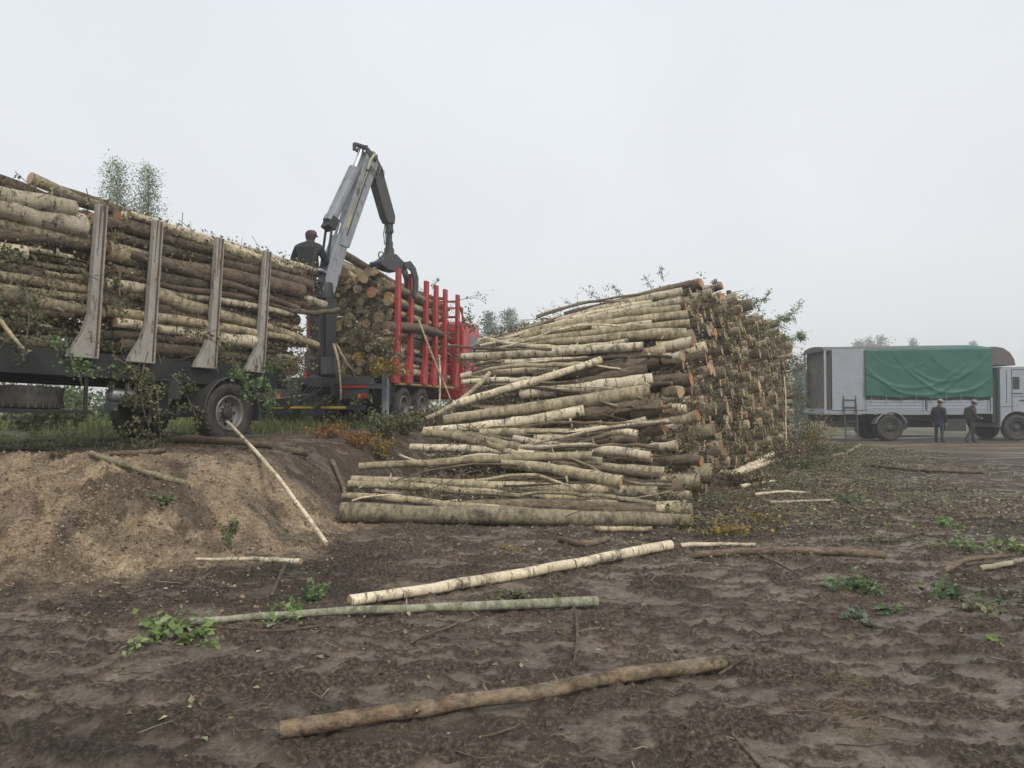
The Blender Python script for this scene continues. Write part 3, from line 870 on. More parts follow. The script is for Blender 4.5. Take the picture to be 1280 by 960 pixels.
# ------------------------------------------------------------ vehicles: shared pieces
def wheel(parent, loc, r, w, side=-1, dual=False, lugs=True, rim=RIM, n=48):
    """a lorry wheel: tyre, with rim, hub and nuts as pieces of the wheel; side -1 shows its face towards -y"""
    hw = w / 2
    ri = r * .56
    tw = Geo()
    prof = [(ri, -hw * .72), (ri * 1.06, -hw * .9), (r * .78, -hw * 1.04), (r * .93, -hw), (r * .985, -hw * .84), (r, -hw * .5),
            (r, hw * .5), (r * .985, hw * .84), (r * .93, hw), (r * .78, hw * 1.04), (ri * 1.06, hw * .9), (ri, hw * .72)]
    tw.lathe(prof, n)
    if lugs:
        for k in range(36):
            a = 2 * math.pi * k / 36
            for sgn, o in ((-1, 0), (1, .5)):
                aa = a + o * 2 * math.pi / 36
                tw.box((math.cos(aa) * (r - .008), sgn * hw * .62, math.sin(aa) * (r - .008)), (.034, hw * .62, .034), rot=(0, -aa, sgn * .0))
    if dual:
        tw.lathe([(q, y + side * -1 * (w + .04)) for q, y in prof], n)
    t = tw.build('wheel', RUBBER, parent, bevel=0)
    t.location = loc
    f = side * hw
    g = Geo()
    prof = [(ri * 1.04, f * .86), (ri * 1.0, f * .98), (ri * .93, f * .95), (ri * .88, f * .55), (ri * .84, f * .30), (ri * .5, f * .22), (ri * .44, f * .34), (0.001, f * .34)]
    g.lathe(prof, 40)
    for k in range(8):                                       # hand holes
        a = 2 * math.pi * k / 8
        c = (math.cos(a) * ri * .66, f * .255, math.sin(a) * ri * .66)
        g.cyl((c[0], c[1] - side * .02, c[2]), (c[0], f * .30, c[2]), ri * .09, n=10, m=1)
    g.build('rim', [rim, BLACK], t)
    g = Geo()
    g.lathe([(ri * .36, f * .30), (ri * .36, f * .62), (ri * .30, f * .74), (ri * .12, f * .76), (0.001, f * .76)], 24)
    for k in range(10):
        a = 2 * math.pi * k / 10
        c = (math.cos(a) * ri * .43, math.sin(a) * ri * .43)
        g.cyl((c[0], f * .3, c[1]), (c[0], f * .46, c[1]), ri * .045, n=6)
    g.build('hub', [DARKGREY], t)
    return t

def arc_guard(parent, loc, r, w, a0, a1, mat, th=.012, n=22, name='mudguard'):
    g = Geo()
    V = []
    for k in range(n + 1):
        a = R(a0 + (a1 - a0) * k / n)
        for rr, y in ((r, -w / 2), (r + th, -w / 2), (r + th, w / 2), (r, w / 2)):
            V.append((math.cos(a) * rr, y, math.sin(a) * rr))
    F = []
    for k in range(n):
        for e in range(4):
            F.append([k * 4 + e, k * 4 + (e + 1) % 4, k * 4 + 4 + (e + 1) % 4, k * 4 + 4 + e])
    F += [[3, 2, 1, 0], [n * 4, n * 4 + 1, n * 4 + 2, n * 4 + 3]]
    g.add(V, [(F, 0)], smooth=False)
    # rolled outer lip
    g.tube([(math.cos(R(a0 + (a1 - a0) * k / n)) * (r + th), -w / 2, math.sin(R(a0 + (a1 - a0) * k / n)) * (r + th)) for k in range(n + 1)], .016, 6)
    o = g.build(name, mat, parent)
    o.location = loc
    return o

# ------------------------------------------------------------ log trailer on the bank
TR = empty('log_trailer', (-7.06, 11.49, 1.04), (0, R(1.6), math.atan2(.894, .447)),
           'dark drawbar log trailer with grey stakes, loaded high, standing on the sandy bank', 'trailer')
TRM = Matrix.Translation(TR.location) @ TR.rotation_euler.to_matrix().to_4x4()
BED = 1.37
g = Geo()
for y in (-.43, .43):
    g.box((-.6, y, 1.06), (9.4, .09, .30)); g.box((-.6, y, 1.205), (9.4, .2, .02)); g.box((-.6, y, .915), (9.4, .2, .02))
for x in np.arange(-5, 4.2, .8):
    g.box((x, 0, 1.05), (.08, .77, .16))
g.build('chassis', BLACK, TR, bevel=.006)
g = Geo(); g.box((-.6, -1.06, 1.15), (9.3, .06, .36)); g.box((-.6, 1.06, 1.15), (9.3, .06, .36)); g.box((-.6, 0, 1.255), (9.3, 2.05, .02))  # flat middle plate is an added dark deck, closing the bright gap under the logs
g.build('side_rail_and_gap_deck', BLACK, TR, bevel=.006)
STX = (-2.3, 0, .94, 2.15, 3.25)
for x in STX:
    g = Geo(); g.box((x - .03, 0, 1.285), (.17, 2.3, .14)); g.box((x - .03, 0, 1.205), (.26, 2.1, .02))
    g.build('bunk', DARKGREY, TR, bevel=.006)
for x in STX:
    for sy in (-1, 1):
        zb, zt = 1.235, 3.44
        g = Geo()
        yb, yt = sy * 1.16, sy * 1.27
        pts = [(x - .36, zb), (x + .085, zb), (x + .075, zt), (x - .085, zt), (x - .095, zb + .62), (x - .17, zb + .36), (x - .33, zb + .09)]
        V = []
        for k in (-1, 1):
            for px_, pz in pts:
                f = (pz - zb) / (zt - zb)
                V.append((px_, yb + (yt - yb) * f + k * (.055 - .012 * f), pz))
        n = len(pts)
        side = [[i, (i + 1) % n, n + (i + 1) % n, n + i] for i in range(n)]
        g.add(V, [(side, 0), ([list(range(n))[::-1]], 0), ([list(range(n, 2 * n))], 0)], smooth=False)
        st = g.build('stake', STAKE, TR, bevel=.008)
        g = Geo()
        g.beam((x + .025, yb + sy * .058, zb + .03), (x + .02, yt + sy * .047, zt - .02), .05, .014)
        g.beam((x - .045, yb + sy * .058, zb + .75), (x - .04, yt + sy * .047, zt - .02), .022, .014)
        g.build('wear_strip', RUST, st)
# axles and wheels (front turntable axle in view, rear tandem beyond the frame)
for x, dual in ((2.56, False), (-3.6, True), (-4.9, True)):
    for sy in (-1, 1):
        wheel(TR, (x, sy * 1.05, .50), .525, .32, sy)
    g = Geo(); g.cyl((x, -1, .5), (x, 1, .5), .075, n=14); g.box((x, 0, .5), (.16, .9, .16))
    for sy in (-1, 1):
        for k in range(5):
            g.box((x, sy * .62, .62 + k * .022), (1.0 - k * .15, .09, .016))
    g.build('axle', BLACK, TR)
    for sy in (-1, 1):
        arc_guard(TR, (x, sy * 1.06, .50), .60, .40, -12, 178, DARKGREY)
g = Geo(); g.lathe([(.55, .80), (.55, .88), (.48, .90), (.05, .90)], 32, 'z', c=(2.56, 0, 0)); g.box((2.56, 0, .76), (1.5, .95, .1))
g.build('turntable', BLACK, TR)
# spare wheel lying flat in its carrier
sp = wheel(TR, (-.72, -.72, .66), .525, .30, -1)
sp.rotation_euler = (R(90), 0, 0)
sp['label'] = 'spare wheel lying flat under the trailer bed'
g = Geo()
for x in (-1.35, -.1):
    g.box((x, -1.22, .72), (.05, .03, .55)); g.box((x, -.7, .475), (.05, 1.1, .03))
g.box((-.72, -1.24, .475), (1.35, .04, .05)); g.box((-.72, -1.24, .985), (1.35, .03, .04))
g.build('spare_wheel_carrier', BLACK, TR, bevel=.004)
g = Geo(); g.lathe([(.001, -.22), (.08, -.21), (.105, -.18), (.105, .18), (.08, .21), (.001, .22)], 24)
g.box((0, -.1, .14), (.06, .02, .12)); g.box((0, .15, .14), (.06, .02, .12))
tk = g.build('air_tank', ALU, TR); tk.location = (.72, -.86, .74); tk.rotation_euler = (0, 0, R(90))
g = Geo(); g.box((1.28, -1.02, .72), (.03, .42, .55)); g.box((1.22, -1.05, .92), (.10, .36, .03))
g.build('mud_flap', BLACK, TR)
g = Geo(); g.box((1.45, -.95, .86), (.36, .3, .32))
g.build('tool_box', DARKGREY, TR, bevel=.015)
hitch = TRM.inverted() @ Vector((-4.60, 17.80, 1.78))
g = Geo()
g.beam((2.9, -.42, .70), (4.3, -.12, .66), .10, .12); g.beam((2.9, .42, .70), (4.3, .12, .66), .10, .12)
g.beam((4.2, 0, .66), hitch, .15, .15)
g.build('drawbar', BLACK, TR, bevel=.008)
for k in range(4):
    a = Vector((3.7, -.2 + k * .12, 1.05)); b = hitch + Vector((.1, -.25 + k * .15, .25))
    pts = [a.lerp(b, t) + Vector((0, 0, -.38 * 4 * t * (1 - t) * (1 + .2 * k))) for t in np.linspace(0, 1, 9)]
    Geo().tube(pts, .014, 6).build('air_hose', BLACK, TR)

# ------------------------------------------------------------ logs lying in the trailer
def world_path(Mx, P): return np.array([tuple(Mx @ Vector(tuple(p))) for p in P])
GT = 'logs loaded lengthwise on the trailer'
SPW = {'birch': 'pale birch', 'aspen': 'mossy grey', 'alder': 'dark brown'}
ORDN = ['first', 'second', 'third', 'fourth', 'fifth', 'sixth', 'seventh', 'eighth', 'ninth', 'tenth', 'eleventh', 'twelfth', 'thirteenth', 'fourteenth', 'fifteenth', 'sixteenth', 'seventeenth', 'eighteenth']
filler = Geo()
def load_bundle(x0, x1, ztop, word, seed, species):
    q = random.Random(seed)
    z = BED + .10; row = 0
    while z < ztop:
        inside = z < BED + 2.0
        half = 1.03 if inside else max(.35, 1.03 - (z - BED - 2.0) * 1.15)
        last = z + .21 >= ztop or not inside
        y = -half; k = 0
        while y <= half:
            r = max(.036, min(.14, q.gauss(.080, .030)))
            if 2 <= k < 5 and not (last or z > BED + 1.75):
                P = log_path((x0 + q.uniform(-.1, .5), y, z + q.uniform(-.06, .06)), (x1 - q.uniform(0, .5), y, z + q.uniform(-.06, .06)), 1.0, 7, .01)
                sp = q.choices(['birch', 'aspen', 'alder'], species)[0]
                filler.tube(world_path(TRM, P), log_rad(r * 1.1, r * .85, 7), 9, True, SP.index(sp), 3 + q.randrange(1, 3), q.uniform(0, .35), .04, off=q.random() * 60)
            elif k < 2 or last or z > BED + 1.75:
                a = x0 + q.uniform(-.15, .55); b = x1 - q.uniform(-.1, .65)
                if q.random() < .22: a += q.uniform(.3, 1.0)
                if q.random() < .22: b -= q.uniform(.3, 1.1)
                if q.random() < .5: ra, rb = r * 1.2, r * .7
                else: ra, rb = r * .7, r * 1.2
                za = z + q.uniform(-.07, .07); zb = z + q.uniform(-.07, .07)
                if last: za += .05; zb -= .03
                yy = y + q.uniform(-.03, .05)
                P = log_path((a, yy, za), (b, yy + q.uniform(-.05, .05), zb), q.uniform(.3, 1.3), 11, .010)
                sp = q.choices(['birch', 'aspen', 'alder'], species)[0]
                cut = q.choices(['pale', 'grey', 'orange'], [.45, .4, .15])[0]
                if k == 0:
                    lab = f'{SPW[sp]} log at the stakes, {ORDN[row]} from the bed, {word} bundle of the trailer'
                    grp = GT
                elif last:
                    lab = f'{SPW[sp]} log lying on top of the {word} bundle of the trailer, behind its edge'
                    grp = lab
                else:
                    lab = f'{SPW[sp]} log with a {cut} end, deeper inside the {word} bundle of the trailer'
                    grp = lab
                o = make_log('log', world_path(TRM, P), log_rad(ra, rb, 11, .05), sp, cut, 'both', lab, grp, n=12, rnd=q.uniform(.05, .7), stubs=q.choice([1, 2, 3]) if k == 0 else 0)
            y += 2 * r * .98; k += 1
        z += .150; row += 1
load_bundle(-4.2, .30, BED + 2.12, 'rear', 3, [.22, .38, .40])
load_bundle(.12, 4.75, BED + 2.06, 'front', 8, [.22, .38, .40])
tag(filler.build('packed_logs', [BARKS[s] for s in SP] + [CUTS[c] for c in CT]), 'logs packed deep inside the trailer load, glimpsed between the outer ones', 'logs', kind='stuff')
def tr_log(a, b, ra, rb, sp, cut, lab, mid=None, bend=.35):
    P = log_path(a, b, bend, 12, .012, mid=mid)
    make_log('log', world_path(TRM, P), log_rad(ra, rb, 12, .05), sp, cut, 'both', lab, GT, n=12, rnd=nr.uniform(.1, .5), stubs=2)
tr_log((-3.9, -.95, BED + 1.88), (-.1, -1.02, BED + 1.74), .10, .155, 'birch', 'pale', 'thickest knobbly birch in the rear bundle, its end just behind the first grey stake')
tr_log((-.45, -.3, BED + 2.46), (3.4, -.5, BED + 2.02), .095, .06, 'aspen', 'pale', 'bare pole with a pale end rising highest over the rear of the load')
tr_log((.05, -.1, BED + 2.46), (4.1, -.2, BED + 2.10), .08, .05, 'alder', 'orange', 'dark pole lying beside the highest pale-ended pole on the load')
tr_log((-.35, -.62, BED + 2.24), (2.9, -.75, BED + 2.06), .075, .05, 'alder', 'pale', 'dark pole with pale cut below the highest pole on the load')
tr_log((.55, -.85, BED + 2.10), (4.9, -.95, BED + 2.02), .10, .07, 'birch', 'orange', 'birch pole with orange end resting on the stake tops')
tr_log((.6, -1.06, BED + 1.50), (4.3, -1.08, BED + 1.18), .085, .06, 'alder', 'pale', 'dark pole slanting down between the second and fourth grey stakes')
tr_log((.95, -1.08, BED + .98), (4.9, -1.05, BED + .52), .115, .08, 'aspen', 'pale', 'grey log with a broad pale end, slanting from beside the second grey stake')
tr_log((3.0, -.9, BED + 1.62), (5.15, -1.0, BED + 1.36), .085, .10, 'birch', 'pale', 'peeling birch sticking farthest out of the load toward the crane')
tr_log((3.1, -1.05, BED + 1.3), (5.35, -1.2, BED + 1.30), .045, .055, 'alder', 'grey', 'thin curved dark pole reaching from the load toward the crane column', mid=(4.2, -1.1, BED + 1.1))

# ------------------------------------------------------------ red log truck
TK = empty('log_truck', (-4.57, 17.96, 1.0), (0, 0, math.atan2(.972, .236)),
           'red log truck with red stakes and full load, cab beyond the big pile', 'truck')
TKM = Matrix.Translation(TK.location) @ TK.rotation_euler.to_matrix().to_4x4()
TB = 1.30
g = Geo()
for y in (-.42, .42):
    g.box((4.4, y, .95), (8.8, .09, .28)); g.box((4.4, y, 1.085), (8.8, .18, .02)); g.box((4.4, y, .815), (8.8, .18, .02))
for x in np.arange(.3, 8, 1.1): g.box((x, 0, .94), (.1, .75, .2))
g.build('chassis', BLACK, TK, bevel=.006)
g = Geo(); g.box((4.5, 0, 1.19), (5.4, 2.3, .05))
for x in (1.98, 2.88, 4.05, 4.87, 5.7, 6.93): g.box((x, 0, 1.24), (.16, 2.46, .11))
g.build('load_bed', DARKGREY, TK, bevel=.006)
g = Geo(); g.box((4.5, -1.2, 1.12), (5.3, .03, .06)); g.box((4.5, 1.2, 1.12), (5.3, .03, .06))
g.build('side_marker_rail', YEL, TK)
STK = (1.98, 2.88, 4.05, 4.87, 5.7, 6.93)
for x in STK:
    for sy in (-1, 1):
        zb, zt = 1.14, 4.06
        pts = [(x - .30, zb), (x + .09, zb), (x + .08, zt), (x - .08, zt - .0), (x - .09, zb + .75), (x - .28, zb + .22)]
        g = Geo()
        V = []
        for k in (-1, 1):
            for px_, pz in pts:
                f = (pz - zb) / (zt - zb)
                V.append((px_, sy * (1.21 + .03 * f) + k * (.055 - .01 * f), pz))
        n = len(pts)
        side = [[i, (i + 1) % n, n + (i + 1) % n, n + i] for i in range(n)]
        g.add(V, [(side, 0), ([list(range(n))[::-1]], 0), ([list(range(n, 2 * n))], 0)], smooth=False)
        g.beam((x + .095, sy * 1.21, zb + .05), (x + .085, sy * 1.235, zt), .012, .13, up=(0, 1, 0))
        g.build('stake', RED, TK, bevel=.008)
for x in (2.55, 3.9):
    for sy in (-1, 1):
        wheel(TK, (x, sy * 1.05, .52), .53, .30, sy, dual=True)
    g = Geo(); g.cyl((x, -1, .52), (x, 1, .52), .085, n=14); g.lathe([(.001, -.28), (.2, -.2), (.26, 0), (.2, .2), (.001, .28)], 20, c=(x, 0, .52))
    g.build('axle', BLACK, TK)
for sy in (-1, 1): wheel(TK, (8.3, sy * 1.05, .52), .53, .30, sy)
g = Geo()
for sy in (-1, 1):
    g.box((1.78, sy * .95, .68), (.03, .55, .75)); g.box((3.2, sy * .95, 1.10), (2.4, .58, .02))
g.build('mud_flap', BLACK, TK)
# rear end: beam, lamps, underrun bar
g = Geo(); g.box((.06, 0, .53), (.10, 2.42, .10)); g.box((.2, -.5, .72), (.07, .08, .5)); g.box((.2, .5, .72), (.07, .08, .5))
ub = g.build('underrun_bar', BLACK, TK, bevel=.006)
g = Geo()
for y in (-.45, .35, 1.0):
    g.box((.004, y, .535), (.008, .62 if y < .9 else .36, .05))
g.build('reflective_stripe', YEL, ub)
g = Geo(); g.box((.55, -.62, 1.16), (.5, 1.05, .20)); g.box((.5, -.6, .86), (.3, .9, .26)); g.box((.42, .55, .98), (.34, 1.0, .40))
g.build('rear_box', DARKGREY, TK, bevel=.012)
g = Geo(); g.box((.33, -.62, 1.02), (.03, 1.05, .06))
g.build('red_tail_bar', RED, TK, bevel=.005)
for y in (-1.05, 1.05):
    g = Geo(); g.box((.30, y, .80), (.05, .26, .12)); h = g.build('tail_lamp', DARKGREY, TK, bevel=.008)
    g = Geo(); g.box((.27, y - .05, .80), (.02, .13, .09)); g.build('red_lens', LAMP_R, h)
    g = Geo(); g.box((.27, y + .07, .80), (.02, .08, .09)); g.build('orange_lens', LAMP_O, h)
# cab
g = Geo()
prof = [(7.62, .75), (7.62, 3.02), (7.72, 3.22), (7.95, 3.32), (9.35, 3.28), (9.6, 3.08), (9.82, 2.05), (9.86, .75)]
g.prism(prof, -1.22, 1.22, 'y')
cab = g.build('cab', RED_CAB, TK, bevel=.05)
for sy in (-1, 1):
    g = Geo(); g.prism([(8.35, 2.02), (9.58, 2.02), (9.42, 2.86), (8.4, 2.9)], sy * 1.222, sy * 1.232, 'y')
    g.build('side_window', GLASS, cab)
    g = Geo(); g.prism([(8.22, .85), (9.7, .85), (9.66, 2.0), (9.5, 2.98), (8.28, 3.0)], sy * 1.2215, sy * 1.226, 'y')
    d = g.build('door', RED_CAB, cab)
    g = Geo(); g.beam((9.45, sy * 1.22, 2.6), (9.75, sy * 1.42, 2.6), .025, .025); g.beam((9.75, sy * 1.42, 2.7), (9.75, sy * 1.42, 1.9), .02, .02)
    g.box((9.75, sy * 1.42, 2.33), (.09, .2, .5))
    g.build('mirror', BLACK, cab, bevel=.01)
g = Geo(); g.box((7.61, 0, 2.5), (.02, 1.3, .5)); g.build('rear_window', GLASS, cab)
g = Geo()
for y in (-1.15, -.4, .4, 1.15): g.beam((7.3, y, 1.2), (7.3, y, 3.92), .07, .07)
for zz in (1.6, 2.6, 3.4, 3.9): g.box((7.3, 0, zz), (.065, 2.36, .07))
for y in (-1.15, 1.15):
    g.beam((7.3, y, 3.9), (7.95, y, 3.32), .05, .05); g.beam((7.75, y, 3.32), (7.75, y, 3.75), .05, .05)
g.box((7.75, 0, 3.75), (.05, 2.3, .05))
g.build('headboard', RED, TK, bevel=.008)
# stabiliser leg at the near rear corner
g = Geo(); g.box((1.35, -1.17, .85), (.14, .14, 1.05)); g.box((1.35, -.8, 1.05), (.12, .9, .12))
sl = g.build('stabiliser_leg', GREY, TK, bevel=.008)
g = Geo(); g.cyl((1.35, -1.17, .02), (1.35, -1.17, .6), .042, n=14); g.lathe([(.001, -.02), (.13, -.02), (.13, .02), (.04, .05)], 20, 'z', c=(1.35, -1.17, .02))
g.build('leg_ram', CHROME, sl)
g = Geo(); g.box((1.62, -.98, .85), (.36, .42, .55)); g.build('oil_tank', BLACK, TK, bevel=.03)

# logs in the truck: sawn ends towards us, sides between the red stakes
GK = 'logs loaded on the red truck'
q = random.Random(21)
z = TB + .12; row = 0
while z < TB + 2.85:
    half = 1.05 if z < TB + 2.45 else .8
    y = -half; k = 0
    top = z > TB + 2.45
    while y <= half:
        r = max(.055, min(.15, q.gauss(.102, .027)))
        if top or y < .8:
            a = 1.72 + q.uniform(-.2, .28); b = 7.0 - q.uniform(0, .8)
            if top: a -= .1
            P = log_path((a, y + q.uniform(-.03, .03), z + q.uniform(-.05, .05)), (b, y + q.uniform(-.05, .05), z + q.uniform(-.06, .06) - (.5 if top else 0) * q.random()), q.uniform(.4, 1.5), 9, .01)
            sp = q.choices(['birch', 'aspen', 'alder'], [.25, .45, .3])[0]
            cut = q.choices(['pale', 'grey', 'orange'], [.5, .4, .1])[0]
            lv = 'top' if top else ('upper' if z > TB + 1.6 else ('middle' if z > TB + .8 else 'lower'))
            pos = 'beside the red stakes' if k == 0 else ('near the red stakes' if y < -.3 else ('in the middle' if y < .3 else 'near the crane column'))
            lab = f'{SPW[sp]} log, {cut} sawn end, {lv} part of the truck load {pos}'
            make_log('log', world_path(TKM, P), log_rad(r, r * .7, 9, .04), sp, cut, 'first', lab, lab.replace(' log,', ' logs,'), n=12, rnd=q.uniform(.05, .7))
        y += 2 * r * 1.0; k += 1
    z += .196; row += 1
for a, b, ra, rb, sp, lab in (
    ((1.15, .25, TB + 2.90), (6.2, -.2, TB + 2.55), .15, .09, 'aspen', 'thick log with big pale end on top of the truck load beside the boom'),
    ((1.55, .1, TB + 3.12), (6.6, -.55, TB + 2.62), .11, .08, 'alder', 'dark log lying crosswise highest on the truck load under the grapple')):
    P = log_path(a, b, .8, 10, .01)
    make_log('log', world_path(TKM, P), log_rad(ra, rb, 10, .04), sp, 'pale', 'first', lab, GK, n=14, stubs=2)

# ------------------------------------------------------------ loader crane behind the truck bed
CR = empty('loader_crane', (-4.47, 18.36, 1.0), (0, 0, math.atan2(1.64, 1.42)),
           'grey knuckle-boom timber crane with a black column and a hanging grapple over the truck', 'crane')
CRM = Matrix.Translation(CR.location) @ CR.rotation_euler.to_matrix().to_4x4()
g = Geo()
g.lathe([(.34, 1.0), (.34, 1.25), (.24, 1.35), (.22, 3.1), (.20, 3.5), (.001, 3.5)], 24, 'z')
g.box((0, .22, 2.1), (.30, .10, 2.0)); g.box((0, -.22, 2.1), (.30, .10, 2.0)); g.box((-.24, 0, 2.2), (.08, .34, 1.9))
g.box((0, 0, 1.12), (.9, 1.0, .22))
for k in range(7):
    g.tube([(-.27, -.16 + k * .05, 1.2), (-.30, -.16 + k * .052, 2.0 + .1 * k), (-.2, -.14 + k * .04, 3.4)], .016, 6)
col = g.build('column', BLACK, CR, bevel=.012)
g = Geo(); g.box((-.05, .30, 1.62), (.42, .26, .50)); g.box((-.1, -.36, 1.5), (.36, .24, .4))
g.build('valve_block', DARKGREY, CR, bevel=.012)
g = Geo()                                                    # main boom: two-part box beam
g.prism([(-.16, 3.30), (.18, 3.26), (.42, 4.0), (.60, 4.60), (.30, 4.72), (.04, 4.1)], -.16, .16, 'y')
g.prism([(.27, 4.52), (.62, 4.42), (1.50, 6.66), (1.40, 6.98), (1.18, 6.96)], -.14, .14, 'y')
for y in (-.175, .175):
    g.prism([(.30, 4.45), (.54, 4.40), (.60, 4.72), (.42, 4.86)], y - .012 * (1 if y < 0 else -1), y + .012 * (1 if y < 0 else -1), 'y')
boom = g.build('main_boom', GREY, CR, bevel=.012)
g = Geo(); g.prism([(.50, 4.9), (.62, 4.88), (.72, 5.16), (.63, 5.3)], -.152, -.142, 'y'); g.prism([(.50, 4.9), (.62, 4.88), (.72, 5.16), (.63, 5.3)], .142, .152, 'y')
g.build('warning_plate', PALEYEL, boom)
g = Geo()                                                    # lift cylinder of the jib on the boom's back
g.cyl((.16, 0, 5.04), (.86, 0, 6.44), .145, n=24); g.cyl((.13, 0, 4.98), (.19, 0, 5.10), .17, n=24)
cyl = g.build('boom_cylinder', GREY, CR)
g = Geo(); g.cyl((.85, 0, 6.42), (1.08, 0, 6.98), .065, n=16); g.build('cylinder_rod', CHROME, cyl)
g = Geo(); g.box((.15, 0, 4.95), (.22, .34, .30), rot=(0, R(27), 0)); g.beam((-.02, .12, 3.9), (.12, .12, 4.9), .05, .05); g.beam((-.02, -.12, 3.9), (.12, -.12, 4.9), .05, .05)
g.build('cylinder_bracket', BLACK, CR, bevel=.01)
g = Geo()
g.cyl((-.12, 0, 3.2), (.28, 0, 4.5), .085, n=16)
lc = g.build('lift_cylinder', LGREY, CR)
g = Geo(); g.cyl((.26, 0, 4.44), (.44, 0, 5.0), .05, n=14); g.build('cylinder_rod', CHROME, lc)
g = Geo()                                                    # knuckle linkage at the boom tip
for y in (-.15, .15):
    g.prism([(1.02, 6.98), (1.16, 7.02), (1.44, 6.84), (1.40, 6.70), (1.16, 6.86)], y - .015, y + .015, 'y')
g.cyl((1.08, -.2, 7.0), (1.08, .2, 7.0), .05, n=14); g.cyl((1.38, -.2, 6.80), (1.38, .2, 6.80), .06, n=14)
g.box((1.02, 0, 7.06), (.36, .12, .07)); g.box((.86, 0, 6.98), (.05, .1, .16))
g.build('knuckle_link', DARKGREY, CR, bevel=.008)
g = Geo()
g.prism([(1.30, 6.86), (1.42, 6.92), (1.62, 6.66), (2.08, 5.45), (2.06, 5.26), (1.86, 5.26), (1.76, 5.40), (1.32, 6.5), (1.26, 6.7)], -.13, .13, 'y')
jib = g.build('jib', DARKGREY, CR, bevel=.012)
g = Geo(); g.prism([(1.62, 6.66), (1.67, 6.66), (2.13, 5.47), (2.08, 5.45)], -.075, .075, 'y'); g.box((1.70, 0, 6.52), (.08, .2, .14))
g.build('jib_extension_ram', LGREY, jib, bevel=.006)
for k in range(4):                                            # hoses at the knuckle and along the boom
    y = -.06 + k * .045
    pts = [(.5, y - .14, 4.7), (.95, y - .14, 5.9), (1.2, y - .16, 6.55), (1.42, y - .16, 6.35 - .06 * k), (1.56, y - .15, 6.6), (1.66, y - .1, 6.4)]
    Geo().tube(pts, .016, 6).build('hydraulic_hose', PALEYEL if k == 1 else BLACK, CR)
Geo().tube([(1.12, -.19, 6.45), (1.20, -.2, 6.70), (1.32, -.19, 6.86), (1.42, -.18, 6.88)], .035, 8).build('hose_guard', PALEYEL, CR)
g = Geo()                                                    # hanging link and rotator
g.box((1.98, 0, 5.14), (.13, .17, .26)); g.cyl((1.98, -.13, 5.06), (1.98, .13, 5.06), .045, n=14); g.box((1.98, 0, 4.92), (.10, .12, .26))
g.cyl((1.98, 0, 4.80), (1.98, 0, 4.62), .10, n=20); g.cyl((1.98, 0, 4.62), (1.98, 0, 4.46), .13, n=20)
for k in range(3): g.tube([(1.9, -.08 + .07 * k, 5.3), (1.82 + .02 * k, -.12 + .1 * k, 5.0), (1.88, -.06 + .06 * k, 4.72)], .014, 6)
g.build('rotator', DARKGREY, CR, bevel=.008)
g = Geo()
def loc2(u, z): return (1.98 + u, z)
g.prism([loc2(-.36, 4.14), loc2(-.40, 4.24), loc2(-.22, 4.36), loc2(-.10, 4.48), loc2(.12, 4.48), loc2(.30, 4.36), loc2(.44, 4.28), loc2(.42, 4.10), loc2(.12, 4.02), loc2(-.16, 4.04)], -.16, .16, 'y')
for u, z_ in ((-.38, 4.18), (.40, 4.20)):
    g.cyl((1.98 + u, -.24, z_), (1.98 + u, .24, z_), .075, n=16)
grab = g.build('grapple', DARKGREY, CR, bevel=.015)
grab['label'] = 'dark steel timber grapple resting over the truck load'
def jaw(sg, ys, name='grapple_jaw'):
    outer = [(.36, 4.30), (.56, 4.36), (.74, 4.20), (.84, 3.94), (.84, 3.66), (.72, 3.40)]
    inner = [(.66, 3.46), (.70, 3.68), (.68, 3.92), (.60, 4.10), (.50, 4.16), (.38, 4.14)]
    g = Geo()
    for y in ys:
        for i in range(5):
            a, b, c, d = outer[i], outer[i + 1], inner[4 - i], inner[5 - i]
            quad = [(1.98 + sg * (u if sg > 0 else .34 + (u - .36) * .25), z_ - (0 if sg > 0 else .12)) for u, z_ in (a, b, c, d)]
            g.prism(quad, y - .03, y + .03, 'y')
    g.build(name, DARKGREY, grab)
jaw(1, (-.17, .17)); jaw(-1, (0,))
g = Geo(); g.tube([(1.98 - .30 + .09 * math.cos(a), -.05, 4.40 + .09 * math.sin(a)) for a in np.linspace(0, 2 * math.pi, 15)], .016, 6, False)
g.build('hose_loop', BLACK, grab)
# operator's seat on its bracket behind the column
SEATL, SEATA = Vector((-.42, .02, 3.70)), R(44)
g = Geo(); g.box((0, 0, -.04), (.44, .46, .08)); g.box((0, 0, -.16), (.3, .3, .18)); g.box((.2, 0, -.24), (.5, .14, .12))
seat = g.build('seat', SEATM, CR, bevel=.02)
seat.location = SEATL; seat.rotation_euler = (0, 0, SEATA)
g = Geo(); g.box((-.25, 0, .30), (.05, .40, .54), rot=(0, R(-8), 0)); g.build('backrest', SEATM, seat, bevel=.02)
g = Geo(); g.tube([(-.27, .34, .02), (-.26, -.34, .02)], .035, 10); g.tube([(-.26, -.34, .02), (.12, -.36, .02)], .03, 8); g.tube([(-.26, .34, .02), (.12, .36, .02)], .03, 8)
g.build('seat_rail', LGREY, seat)
for y in (-.18, .18):
    g = Geo(); g.tube([(-.12, y, 3.5), (-.16, y, 3.95)], .014, 6); g.lathe([(.001, -.03), (.025, -.02), (.028, .01), (.001, .03)], 10, 'z', c=(-.16, y, 3.96))
    g.build('control_lever', BLACK, CR)
g = Geo(); g.box((-.25, 0, 3.12), (.6, .55, .03)); g.beam((-.05, .2, 3.0), (-.5, .2, 3.1), .05, .05); g.beam((-.05, -.2, 3.0), (-.5, -.2, 3.1), .05, .05)
g.build('foot_plate', BLACK, CR)

